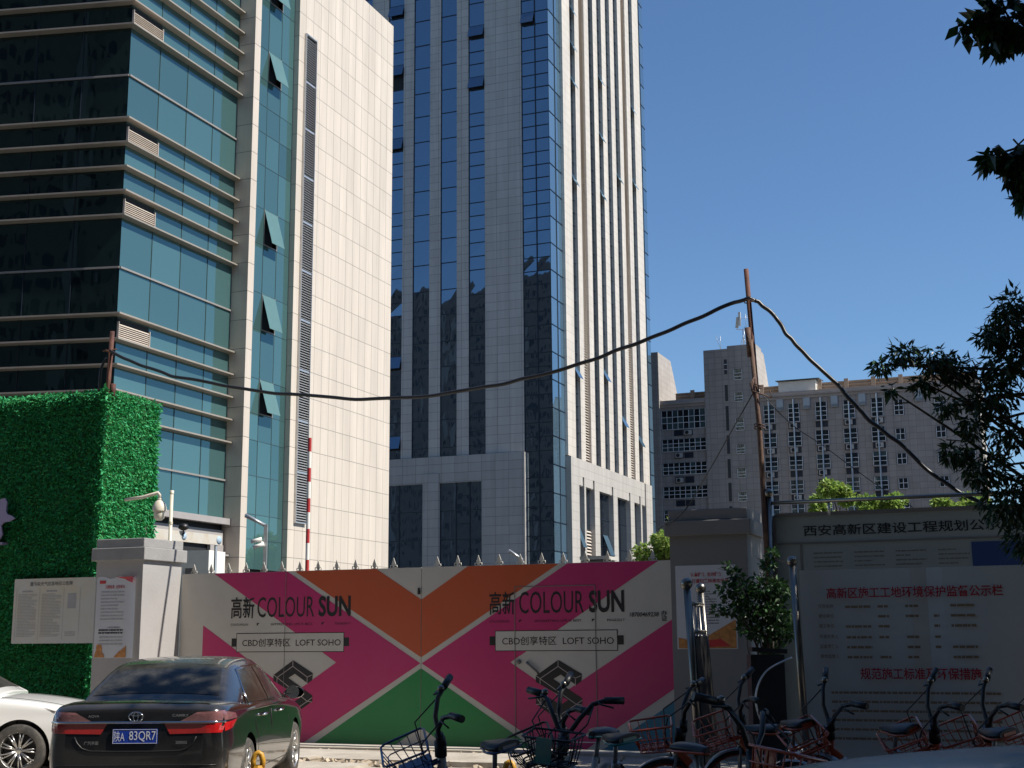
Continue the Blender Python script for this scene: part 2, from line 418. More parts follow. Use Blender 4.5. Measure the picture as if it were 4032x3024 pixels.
for a, b in zip(zs[:-1], zs[1:]):
    for k in range(8):
        p, q = DL * (k * 1.9), DL * (k * 1.9 + 1.9)
        j = [NL * rnd.uniform(-.004, .004) for _ in range(4)]
        gl.face([p + j[0] + Vector((0, 0, a)), p + j[1] + Vector((0, 0, b)), q + j[2] + Vector((0, 0, b)), q + j[3] + Vector((0, 0, a))])
for k in range(1, 8):
    p = DL * (k * 1.9)
    ml.obox(p + NL * .01 + Vector((0, 0, 20.3)), (.025, .03, 27.4), (0, 0, math.atan2(DL.y, DL.x)))
gface = gl.build('shaded_glass_facade', M['g_shaded'], b1)
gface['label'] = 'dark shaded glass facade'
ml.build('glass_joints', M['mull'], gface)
def fin_profile(z, dep, th):
    return [(0, z), (0, z + th), (dep, z + th * .55), (dep, z + th * .2)]
for z in FINS:
    f = MB()
    dep, th = .30, .10
    dd = dep / .9736
    # right-hand run, then left-hand run, mitred at the corner
    cor = Vector((dep, -dep * (1 - .2284) / .9736, 0))
    R0, R1 = Vector((0.002, 0, 0)), Vector((0.002, 7.34, 0))
    Lf = DL * 15.2
    def run(i0, i1, o0, o1):
        lo, hi = z, z + th
        P = lambda v, zz: (v.x, v.y, zz)
        f.face([P(i0, hi), P(o0, z + .062), P(o1, z + .062), P(i1, hi)])
        f.face([P(o0, z + .062), P(o0, z), P(o1, z), P(o1, z + .062)])
        f.face([P(o0, z), P(i0, lo - .03), P(i1, lo - .03), P(o1, z)])
    run(R0, R1, cor, Vector((dep, 7.6, 0)))
    f.face([(0.002, 7.34, z - .03), (dep, 7.6, z), (dep, 7.6, z + .062), (.002, 7.34, z + th)])
    run(Lf + NL * .002, R0, Lf + NL * dep, cor)
    f.build('sun_fin', M['fin'], b1)
for z in MIDS:
    f = MB()
    f.box(.001, 0, z - .035, .07, 7.3, z + .035)
    f.obox(DL * 7.6 + NL * .03 + Vector((0, 0, z)), (15.2, .06, .07), (0, 0, math.atan2(DL.y, DL.x)))
    f.build('transom', M['mull_grey'], b1)
for z in (24.94, 20.16, 17.3, 12.56, 32.7 - 3.9):
    f = MB()
    f.box(.01, .02, z + .1, .03, 1.86, z + .86, 1)
    k = 0
    while k < 7:
        zz = z + .14 + k * .075
        f.face([(.10, .02, zz), (.10, 1.86, zz), (.045, 1.86, zz + .062), (.045, .02, zz + .062)], 0)
        f.face([(.10, .02, zz), (.045, .02, zz - .004), (.045, 1.86, zz - .004), (.10, 1.86, zz)], 0)
        k += 1
    f.box(.02, 1.845, z + .1, .11, 1.875, z + .72, 0); f.box(.02, 0.0, z + .1, .11, .02, z + .72, 0)
    f.build('louver_vent', [M['louver'], M['dark']], b1)
# corner pier, recessed glass strip with awning windows, long blank stone wall
MB().box(-.5, 7.36, 0, .8, 7.82, 34.6).build('stone_pier', M['st_pier'], b1)
ZS = [4.6, 5.84, 6.87, 8.49, 9.99, 11.14, 12.66, 14.81, 16.43, 18.62, 20.25, 22.2, 23.7, 24.95, 26.2, 27.65, 30.0, 31.6, 34.2]
US = [7.83, 8.9, 9.98, 11.04]
OPEN = [(11.14, 12.66), (14.81, 16.43), (18.62, 20.25), (26.2, 27.65), (30.0, 31.6)]
s_, ml = MB(), MB()
for a, b in zip(ZS[:-1], ZS[1:]):
    for i, (u0, u1) in enumerate(zip(US[:-1], US[1:])):
        if i == 1 and (a, b) in OPEN: continue
        j = [.53 + rnd.uniform(-.003, .003) for _ in range(4)]
        s_.face([(j[0], u0, a), (j[1], u1, a), (j[2], u1, b), (j[3], u0, b)])
for z in ZS[1:-1]: ml.box(.532, 7.83, z - .012, .542, 11.04, z + .012)
for u in US[1:-1]: ml.box(.533, u - .012, 4.6, .544, u + .012, 34.2)
st = s_.build('glass_strip', M['g_teal'], b1)
ml.build('glass_joints', M['mull_teal'], st)
core2 = MB().box(-.3, 7.84, 0, .30, 11.03, 34.2)
core2.build('core_wall', M['dark'], b1)
for a, b in OPEN:
    f = MB(); o = .42
    f.face([(.55, 8.92, b - .02), (.55, 9.96, b - .02), (.55 + o, 9.96, a + .05), (.55 + o, 8.92, a + .05)], 0)
    f.face([(.53, 8.92, b - .02), (.53 + o, 8.92, a + .05), (.53 + o, 9.96, a + .05), (.53, 9.96, b - .02)], 0)
    f.face([(.55 + o, 8.92, a + .05), (.55 + o, 9.96, a + .05), (.53 + o, 9.96, a + .05), (.53 + o, 8.92, a + .05)], 1)
    f.box(.50, 8.9, a, .56, 9.98, a + .05, 1); f.box(.50, 8.9, a + .05, .56, 8.93, b, 1); f.box(.50, 9.95, a + .05, .56, 9.98, b, 1)
    w = f.build('awning_window', [M['g_pane'], M['mull_grey']], b1)
    w['label'] = 'pane propped open at its lower edge'
w = MB()
w.box(-14, 11.05, 0, .8, 20.66, 34.05)
w.build('stone_wall', M['st_wall'], b1)
lv = MB()
lv.box(.802, 11.55, 6.77, .812, 12.48, 29.6, 1)
z = 6.85
while z < 29.5:
    if abs(((z - 6.77) % 2.28) - 2.2) < .06:
        lv.box(.812, 11.56, z, .885, 12.47, z + .09)
    else:
        lv.face([(.91, 11.56, z), (.91, 12.47, z), (.83, 12.47, z + .065), (.83, 11.56, z + .065)])
        lv.face([(.91, 11.56, z), (.83, 11.56, z - .005), (.83, 12.47, z - .005), (.91, 12.47, z)])
    z += .115
lv.box(.802, 11.53, 6.72, .92, 12.5, 6.78); lv.box(.802, 11.53, 29.58, .92, 12.5, 29.63)
lv.box(.802, 11.53, 6.78, .92, 11.555, 29.58); lv.box(.802, 12.475, 6.78, .92, 12.5, 29.58)
lv.build('louver_strip', [M['galv'], M['dark']], b1)
e = MB()
e.box(-.05, -1.0, 6.33, .34, 7.60, 6.58, 0)
e.box(-.05, -1.0, 5.5, .06, 7.25, 6.1, 0)
e.box(-.05, 6.34, 5.12, .10, 7.25, 5.5, 0)
e.box(-.05, 6.33, 5.06, .34, 7.58, 5.12, 0)
e.build('ledge', M['ledge'], b1)
MB().box(-.05, -1, 0, .03, 7.3, 4.72).build('base_wall', M['white_wall'], b1)

# ================================================================== tower
tw = thing('office_tower', 'tall stone tower with blue glass strips, cut off by the picture edge', 'tower', (3.631, 118, 0), GR)
MB().box(-30, .05, 0, -.05, 33.2, 95).build('core_wall', M['dark'], tw)
rnd = random.Random(11)
Z0, Z1 = 18.15, 95.0
def pane_levels(step):
    out, z, i = [Z0], Z0 + .9, 0
    while z < Z1:
        out.append(z); z += step[i % len(step)]; i += 1
    return out + [Z1]
def strip_x(x0, x1, levels, y, name, open_at=(), gm='g_blue', split=None, parent=tw):
    g, m_ = MB(), MB()
    xs = [x0] + ([split] if split else []) + [x1]
    for a, b in zip(levels[:-1], levels[1:]):
        for k, (p, q) in enumerate(zip(xs[:-1], xs[1:])):
            if k == 0 and any(abs(a - oa) < .7 for oa in open_at):
                g.face([(p, y + .01, a), (q, y + .01, a), (q, y + .01, b), (p, y + .01, b)], 1)
                continue
            j = [y + rnd.uniform(-.008, .008) for _ in range(4)]
            g.face([(p, j[0], a), (q, j[1], a), (q, j[2], b), (p, j[3], b)], 0)
    for z in levels[1:-1]: m_.box(x0, y - .05, z - .035, x1, y - .012, z + .035)
    if split: m_.box(split - .05, y - .06, levels[0], split + .05, y - .014, levels[-1])
    m_.box(x0, y - .055, levels[0], x0 + .07, y - .013, levels[-1])
    o = g.build('window_strip', [M[gm], M['dark']], parent)
    m_.build('mullions', M['mull'], o)
    for oa in open_at:
        lv_ = min(range(len(levels) - 1), key=lambda i: abs(levels[i] - oa))
        a, b = levels[lv_], levels[lv_ + 1]
        q = split if split else x1
        w_ = MB(); t = .42
        w_.face([(x0 + .05, y - .05 - t, a + .12), (q - .05, y - .05 - t, a + .12), (q - .05, y - .05, b - .03), (x0 + .05, y - .05, b - .03)])
        w_.face([(x0 + .05, y - .02 - t, a + .12), (x0 + .05, y - .02, b - .03), (q - .05, y - .02, b - .03), (q - .05, y - .02 - t, a + .12)])
        w_.build('open_window', M[gm], parent)
lvA = pane_levels([1.33, 1.28, 1.35, 1.30, 2.38, 1.30])
lvB = pane_levels([2.6, 2.4])
FX = [(-20.2, -18.6), (-16.77, -15.06), (-13.96, -12.2), (-11.06, -9.36), (-8.15, -6.48)]
strip_x(-20.2, -18.6, lvA, 0, 'w', ())
strip_x(-16.77, -15.06, lvA, 0, 'w', (61.5, 55.5, 48.6, 26.5, 19.2))
strip_x(-13.96, -12.2, lvB, 0, 'w')
strip_x(-11.06, -9.36, lvB, 0, 'w')
strip_x(-8.15, -6.48, lvA, 0, 'w', (58.5, 53.6))
cornerl = [0.0]
z = .6
while z < 95:
    cornerl.append(z); z += 1.29
strip_x(-2.70, -.03, [0, 2.7, 5.3, 8.1, 9.3, 10.6, 11.98, 13.2, 14.49, 15.78, 18.2] + [18.2 + 1.28 * k + .0 for k in range(1, 60)], 0, 'w', (59.6,), split=-1.32)
pr = MB()
for x0, x1 in ((-24, -20.2), (-18.6, -16.77), (-15.06, -13.96), (-12.2, -11.06), (-9.36, -8.15), (-6.48, -2.70)):
    pr.box(x0, -.13, Z0, x1, .04, Z1)
pr.build('stone_pier', M['st_twx'], tw)
# right-hand face: glass plane at x = 0, stone piers 0.3 m proud
PY = [(3.22, 5.46), (6.98, 8.30), (10.0, 11.40), (12.94, 14.33), (15.85, 17.35), (18.88, 20.30), (21.9, 23.23), (24.8, 26.27), (27.84, 30.26)]
for k, (a, b) in enumerate(PY):
    MB().box(-.06, a, Z0, .30, b, Z1).build('stone_pier', M['st_twy'], tw)
def strip_y(y0, y1, levels, x, gm='g_slot', split=None, open_at=()):
    g, m_ = MB(), MB()
    ys = [y0] + ([split] if split else []) + [y1]
    for a, b in zip(levels[:-1], levels[1:]):
        for p, q in zip(ys[:-1], ys[1:]):
            j = [x + rnd.uniform(-.006, .006) for _ in range(4)]
            g.face([(j[0], p, a), (j[1], q, a), (j[2], q, b), (j[3], p, b)])
    for z in levels[1:-1]: m_.box(x + .012, y0, z - .03, x + .05, y1, z + .03)
    if split: m_.box(x + .014, split - .04, levels[0], x + .06, split + .04, levels[-1])
    o = g.build('window_strip', M[gm], tw)
    m_.build('mullions', M['mull'], o)
    for oa in open_at:
        i = min(range(len(levels) - 1), key=lambda i: abs(levels[i] - oa))
        a, b = levels[i], levels[i + 1]
        w_ = MB(); t = .62
        w_.face([(x + .05 + t, y0 + .1, a), (x + .05 + t, y1 - .1, a), (x + .05, y1 - .1, b), (x + .05, y0 + .1, b)])
        w_.face([(x + .02 + t, y0 + .1, a), (x + .02, y0 + .1, b), (x + .02, y1 - .1, b), (x + .02 + t, y1 - .1, a)])
        w_.build('open_window', M['g_pale'], tw)
lvS = [Z0 + 1.27 * k for k in range(0, 60)]
lvC = [0] + [1.6 + 2.56 * k for k in range(0, 37)]
strip_y(.03, 3.24, lvC, 0, 'g_pale', 1.66)
strip_y(30.26, 33.18, lvC, 0, 'g_pale', 31.6)
opens = {0: (62.5, 59.2, 55.6, 45.2, 25.2), 3: (58.9, 52.0, 45.6, 27.6), 5: (50.2, 22.8), 7: (60.4, 51.6, 21.6)}
for k in range(8):
    a, b = PY[k][1], PY[k + 1][0]
    if k in (1, 6):
        lv = MB()
        lv.box(-.05, a, Z0, -.02, b, Z1, 1)
        z = Z0
        while z < Z1:
            lv.face([(.14, a, z), (.14, b, z), (.02, b, z + .14), (.02, a, z + .14)], 0)
            lv.face([(.14, a, z), (.02, a, z - .01), (.02, b, z - .01), (.14, b, z)], 0)
            z += .26
        lv.build('louver_strip', [M['louver'], M['dark']], tw)
    else:
        strip_y(a, b, lvS, 0, 'g_slot', None, opens.get(k, ()))
# podium, half a metre proud of the shaft
po = MB()
yf = -.5
for x0, x1, z0, z1 in ((-30, -2.6, 15.72, 18.15), (-12.25, -10.95, 0, 15.72), (-6.75, -2.6, 0, 15.72), (-30, -21, 0, 15.72)):
    po.box(x0, yf, z0, x1, .03, z1)
po.box(-12.55, yf - .12, 0, -10.95, yf - .001, 16.6)
po.build('podium_wall', M['st_podx'], tw)
MB().box(-2.6, yf + .02, 0, -2.56, .02, 18.13).build('podium_end_trim', M['st_pody'], tw)
strip_x(-21, -12.25, [0, 2.6, 5.3, 7.9, 10.58, 13.17, 15.72], -.2, 'w', (), 'g_blue', -15.1)
strip_x(-10.95, -6.75, [0, 2.6, 5.3, 7.9, 10.54, 13.17, 15.72], -.2, 'w', (), 'g_blue', -9.35)
fr = MB()
fr.box(-8.05, -.27, 0, -7.95, -.215, 15.72)
for z in (3.95, 6.6, 9.25, 11.95, 14.5): fr.box(-9.3, -.262, z - .04, -8.05, -.214, z + .04)
fr.box(-18.2, -.262, 0, -18.1, -.214, 15.72)
fr.build('mullions', M['mull'], tw)
bl = MB()
z = 0
while z < 15.6:
    bl.box(-10.9, -.19, z, -9.95, -.17, z + .10); z += .2
po2 = MB()
OP = [(5.44, 6.88), (7.35, 9.95), (11.44, 15.89), (17.3, 21.8), (23.2, 25.54), (26.06, 27.70)]
PP = [3.22] + [v for o in OP for v in o] + [30.16]
for a, b in zip(PP[0::2], PP[1::2]):
    po2.box(.0, a, 0, .55, b, 18.05)
for k, (a, b) in enumerate(OP):
    po2.box(.0, a, 15.62, .55, b - .46, 18.05)
    top = 18.05 if k == 5 else 16.46
    if k != 5: po2.box(.0, b - .46, top, .55, b, 18.05)
    po2.box(-.02, b - .46, 15.62, .30, b, top - .002)
po2.build('podium_wall', M['st_pody'], tw)
lvP = [0, 2.6, 5.2, 7.9, 10.5, 13.1, 15.6]
strip_y(11.46, 15.85, lvP, .02, 'g_slot', 13.6)
strip_y(17.32, 21.78, lvP, .02, 'g_slot', 19.6)
for k in (1, 4):
    a, b = OP[k]
    strip_y(a + .02, b - .02, [12.2 - k * .35, 15.6], .02)
    lv = MB(); lv.box(.0, a, 0, .02, b, 12.2 - k * .35, 1)
    z = .1
    while z < 12.0 - k * .35:
        lv.face([(.2, a, z), (.2, b, z), (.07, b, z + .16), (.07, a, z + .16)], 0)
        lv.face([(.2, a, z), (.07, a, z - .01), (.07, b, z - .01), (.2, b, z)], 0)
        z += .3
    lv.build('louver_strip', [M['louver'], M['dark']], tw)
for k in (0, 5):
    a, b = OP[k]
    strip_y(a + .02, b - .02, lvP, .02)
for (y0, y1, za, zb) in ((13.7, 15.2, 9.6, 11.6), (5.5, 6.6, 9.9, 12.0)):
    w_ = MB()
    w_.face([(.85, y0, za), (.85, y1, za), (.1, y1, zb), (.1, y0, zb)]); w_.face([(.82, y0, za), (.07, y0, zb), (.07, y1, zb), (.82, y1, za)])
    w_.build('open_window', M['g_pale'], tw)

# ================================================================== grey stone block with roof tower
bk = thing('stone_block', 'grey stone block with roof towers and rows of white framed windows, behind the right pillar', 'building', (20.287, 140, 0), GR)
w = MB()
w.prism([(-.0, 0), (-.0, 31.88), (4.2, 31.88), (7.5, 27), (7.5, 0)], .23, 5.86, 'x')
w.box(2.8, .0, 31.88, 5.86, 3.0, 32.16)
tc_ = w.build('roof_tower', [M['st_blk']], bk)
MB().prism([(.05, 27.0), (.05, 31.8), (4.15, 31.8), (7.4, 27.0)], 5.865, 5.88, 'x').build('side_wall', M['st_blky'], bk)
w = MB().prism([(-.3, 0), (-.3, 32.1), (5.0, 32.1), (9.0, 27), (9.0, 0)], -10.0, -4.72, 'x')
w.build('roof_tower', M['st_blk'], bk)
MB().prism([(-.25, 26.9), (-.25, 32.05), (4.95, 32.05), (8.9, 26.9)], -4.715, -4.70, 'x').build('side_wall', M['st_blky'], bk)
w = MB()
w.box(-4.70, .25, 0, .22, 12, 26.3)
w.box(5.88, .25, 0, 27.7, 12, 26.3)
w.build('wall', M['st_blk'], bk)
MB().box(27.705, .4, 0, 27.72, 11.9, 26.2).build('side_wall', M['st_blky'], bk)
c = MB()
for x0, x1 in ((-4.69, .21), (5.89, 27.8)):
    c.box(x0, -.05, 26.3, x1, 12, 26.5); c.box(x0, .12, 26.0, x1, .246, 26.298); c.box(x0, .02, 26.5, x1, 12, 26.75)
c.build('cornice', M['blk_plain'], bk)
for x0, x1, st in ((-3.35, .2, 1.9), (5.95, 8.1, 9), (12.0, 27.6, 2.72)):
    p = MB()
    p.box(x0, 1.6, 26.75, x1, 1.8, 27.75)
    for k in range(3): p.box(x0, 1.5, 26.95 + k * .32, x1, 1.597, 27.08 + k * .32)
    x = x0 + (.1 if st != 1.9 else 1.9)
    while x < x1 + .05:
        p.box(x - .22, 1.35, 26.75, x + .22, 1.497, 27.95); x += st
    p.build('parapet', M['parapet'], bk)
sh = MB()
sh.box(7.95, .6, 26.75, 11.8, 3.4, 27.95, 0); sh.prism([(.3, 28.0), (.3, 28.06), (3.7, 28.35), (3.7, 28.28)], 7.7, 12.2, 'x', 1)
sh.build('roof_shed', [M['white_wall'], M['roof']], bk)
def window(x0, x1, z0, z1, nx, zl, y=.0, curt=(), fw=.05):
    """one window: glass with a white frame of nx columns and the given transom heights"""
    g = MB()
    xs = [x0 + (x1 - x0) * k / nx for k in range(nx + 1)]
    zl = [z0] + list(zl) + [z1]
    for i in range(nx):
        for j in range(len(zl) - 1):
            g.face([(xs[i], y, zl[j]), (xs[i + 1], y, zl[j]), (xs[i + 1], y, zl[j + 1]), (xs[i], y, zl[j + 1])], 1 if rnd.random() < (curt if isinstance(curt, float) else 0) else 0)
    g.face([(x0 - .07, y + .002, z0 - .03), (x1 + .07, y + .002, z0 - .03), (x1 + .07, y + .002, z1 + .02), (x0 - .07, y + .002, z1 + .02)], 2)
    o = g.build('window', [M['w_glass'], M['w_curt'], M['dark']], bk)
    f = MB()
    for x in xs: f.box(x - fw / 2, y - .05, z0, x + fw / 2, y - .006, z1)
    for z in zl[:-1]: f.box(x0, y - .046, z - fw / 2, x1, y - .0065, z + fw / 2)
    f.build('frame', M['w_frame'], o)
    return o
def aircon(x, z, y=.1):
    a = MB()
    a.box(x - .38, y - .12, z - .24, x + .38, y + .1, z + .26, 0)
    a.lathe([(.2, 0), (.2, -.012), (.001, -.012)], (x - .1, y - .121, z), 'y', 16, 1)
    a.build('air_conditioner', [M['ac'], M['dark']], bk)
def recess(x0, x1, z0, z1, y=.24):
    r = MB(); r.box(x0, y - .02, z0, x1, y + .004, z1, 0)
    return r.build('air_conditioner_bay', M['mull'], bk)
yw = .2
for z0, z1 in ((23.6, 25.62), (21.22, 22.5), (18.73, 19.95), (16.2, 17.43), (13.7, 14.95)):
    h = z1 - z0
    window(-4.62, .16, z0, z1, 8, [z0 + h * .34, z0 + h * .66], yw, .45 if z0 > 20 else .15)
for z0, z1, xa in ((22.88, 23.5, -1.75), (20.46, 21.05, -2.8), (17.8, 18.5, -2.8), (15.35, 16.0, None)):
    recess(-3.3, -2.33, z0, z1); recess(-2.25, -1.26, z0, z1)
    if xa: aircon(xa, z0 + .3)
for z0, z1 in ((29.13, 30.72), (26.23, 27.96), (23.07, 25.69), (20.61, 22.58), (18.07, 20.06), (15.62, 17.56), (13.1, 15.1)):
    g = MB(); g.box(2.42, -.03, z0, 2.74, -.004, z1, 0)
    o = g.build('slit_window', M['mull'], bk)
    if z0 > 28:
        f = MB(); f.box(2.42, -.045, 29.6, 2.74, -.0305, 29.66); f.box(2.42, -.045, 30.15, 2.74, -.0305, 30.21); f.build('frame', M['w_frame'], o)
for z0, z1 in ((28.44, 29.58), (26.1, 27.03), (23.03, 24.3), (20.55, 21.5), (18.02, 19.0), (15.57, 16.5), (13.1, 14.0)):
    h = z1 - z0
    window(3.44, 4.32, z0, z1, 1, [z0 + h * .3, z0 + h * .62], -.01, .2)
ROWS = [(23.6, 25.45), (21.07, 22.5), (18.6, 19.98), (16.15, 17.47), (13.7, 15.0)]
for cx in (6.95, 9.5, 12.3, 15.12, 17.9):
    for k, (z0, z1) in enumerate(ROWS):
        hw = .56 if k == 0 else .66
        h = z1 - z0
        window(cx - hw, cx + hw, z0, z1, 2, [z0 + h * .25, z0 + h * .5, z0 + h * .75] if k == 0 else [z0 + h * .33, z0 + h * .67], yw, .2)
        recess(cx - .62, cx - .1, z0 - .75, z0 - .12); recess(cx + .1, cx + .62, z0 - .75, z0 - .12)
        if rnd.random() < .7: aircon(cx + rnd.choice((-.1, .05, .15)), z0 - .44)
        MB().box(cx - .72, .02, z0 - .10, cx + .72, .245, z0 - .03).build('sill', M['blk_plain'], bk)
    MB().tube([(cx, -.02, 0), (cx, -.02, 25.95)], .075, 8).build('drain_pipe', M['vent'], bk)
for cx in (20.02, 23.93):
    for k, (z0, z1) in enumerate(ROWS):
        h = z1 - z0
        window(cx - .44, cx + .44, z0, z1 - .32, 2, [z0 + h * .26, z0 + h * .52] if k == 0 else [z0 + h * .42], yw, .15)
for z0, z1 in ((24.0, 24.7), (21.3, 22.2), (18.8, 19.7)): window(26.0, 27.0, z0, z1, 2, [], yw, .2)
for cx in (8.1, 10.86, 13.68, 16.45, 22.0):
    v = MB(); v.box(cx - .34, .05, 25.15, cx + .34, .245, 26.0)
    for k in range(3): v.box(cx - .34, .0, 24.85 + k * .1, cx + .34, .245, 24.9 + k * .1)
    v.build('roof_vent', M['vent'], bk)
an = thing('antenna_mast', 'white panel antenna mast on the roof of the grey stone block, ringed by thin arms', 'antenna', tuple(Vector((20.287, 140, 32.16)) + EX * 4.35 + EY * 1.2), GR)
a = MB()
a.tube([(0, 0, 0), (0, 0, 2.0)], .05, 6); a.tube([(-.45, .2, 0), (0, 0, 1.2)], .03, 5); a.tube([(.45, .2, 0), (0, 0, 1.2)], .03, 5); a.tube([(.2, -.4, 0), (.15, 0, 2.2)], .03, 5)
a.tube([(-.7, 0, 2.0), (0, -.1, 1.85), (.75, 0, 2.0)], .03, 5); a.tube([(-.7, 0, 3.2), (0, -.1, 3.1), (.75, 0, 3.25)], .025, 5)
for x in (.35, .72): a.tube([(x, 0, 1.7), (x, 0, 3.6)], .03, 5)
a.build('mast', M['galv'], an)
a = MB(); a.obox((-.3, -.1, 3.1), (.26, .16, 1.5)); a.build('antenna_panel', M['white_paint'], an)
a = MB(); a.obox((-.55, -.1, 2.7), (.3, .16, 1.2), (0, .12, 0)); a.build('antenna_panel', M['ivory'], an)
an = thing('small_antenna', 'small forked antenna on the roof edge, left of the panel antenna mast', 'antenna', tuple(Vector((20.287, 140, 31.88)) + EX * 2.0 + EY * .6), GR)
a = MB(); a.tube([(0, 0, 0), (0, 0, 1.6)], .025, 5); a.tube([(0, 0, .1), (-.5, 0, 1.65)], .025, 5); a.tube([(-.35, 0, 1.1), (.1, 0, 1.35)], .02, 5)
a.build('mast', M['galv'], an)
an = thing('rod_antenna', 'short white rod antenna on the roof edge, right of the panel antenna mast', 'antenna', tuple(Vector((20.287, 140, 32.16)) + EX * 5.4 + EY * .6), GR)
MB().tube([(0, 0, 0), (0, 0, 1.1)], .09, 8).tube([(0, 0, 1.1), (0, 0, 1.5)], .03, 6).build('mast', M['white_paint'], an)

# the block and its antennas were laid out for 140 m; they stand a seventh farther off, behind the tower's corner
KB = 160 / 140
for o in [bk] + [o for o in bpy.data.objects if o.parent is None and o.get('category') == 'antenna']:
    p = Vector(o.location); o.location = (p.x * KB, p.y * KB, 1.65 + (p.z - 1.65) * KB); o.scale = (KB, KB, KB)
# ================================================================== buildings across the street: two mirrored in the glass, one added to block sky
for nm, lab, x0, x1, y0, h, mt in (('offscreen_building', 'dark apartment block mirrored in the lower glass of the left office block', -112, -48, -52, 100, 'brown_blk'),
                                  ('offscreen_building', 'brown tower block mirrored in the lower glass of the stone tower', -210, -112.2, -40, 96, 'brown_blk'),
                                  ('offscreen_building', 'plain street block behind the camera, mirrored in the black sedan\'s rear window', -44, 200, -26, 60, 'brown_blk')):
    f = thing(nm, lab, 'building', (0, 0, 0))
    MB().box(x0, y0 - 20, 0, x1, y0, h).build('wall', M[mt], f)
    g = MB(); q = MB()
    rnd2 = random.Random(int(x0))
    z = 3
    while z < h - 3:
        x = x0 + 2
        while x < x1 - 2:
            if rnd2.random() < .9: g.face([(x, y0 + .02, z), (x + 1.6, y0 + .02, z), (x + 1.6, y0 + .02, z + 1.6), (x, y0 + .02, z + 1.6)], 0 if rnd2.random() < .8 else 1)
            x += 3.2
        z += 3.1
    g.build('window_grid', [M['mull'], M['ink_soft']], f)
    for k in range(4):
        xx = x0 + (x1 - x0) * (k + .5) / 4
        q.box(xx - 1.2, y0 + .03, 0, xx + 1.2, y0 + .9, h - 2)
    q.build('balcony_stack', M['blk_plain'], f)

# ================================================================== painted site gate
G0 = Vector((-1.449, 21.269, 0))
def gl2w(x, y, z=0): return G0 + EX * x + EY * y + Vector((0, 0, z))
gate = thing('site_gate', 'two-leaf metal site gate painted magenta, orange, green and off-white with black lettering', 'gate', G0, GR)
def leaf_polys(s):
    """painted shapes of one leaf; s mirrors them about the gate's centre line"""
    X = 4.04
    P = [
        (1, [(.012, 1.295), (2.44, 2.776), (3.86, 2.776), (1.50, 1.31), (2.27, .82), (2.63, 1.04), (X, 1.92), (X, .93), (2.69, .056), (2.07, .056)]),
        (2, [(.006, 1.39), (.006, 2.28), (.80, 2.776), (2.30, 2.776)]),
        (3, [(.006, 1.215), (1.87, .056), (.44, .056), (.006, .33)]),
        (4, [(2.94, .056), (X, .75), (X, .056)]),
    ]
    return [(m, [(s * x, z) for x, z in q][::s]) for m, q in P]
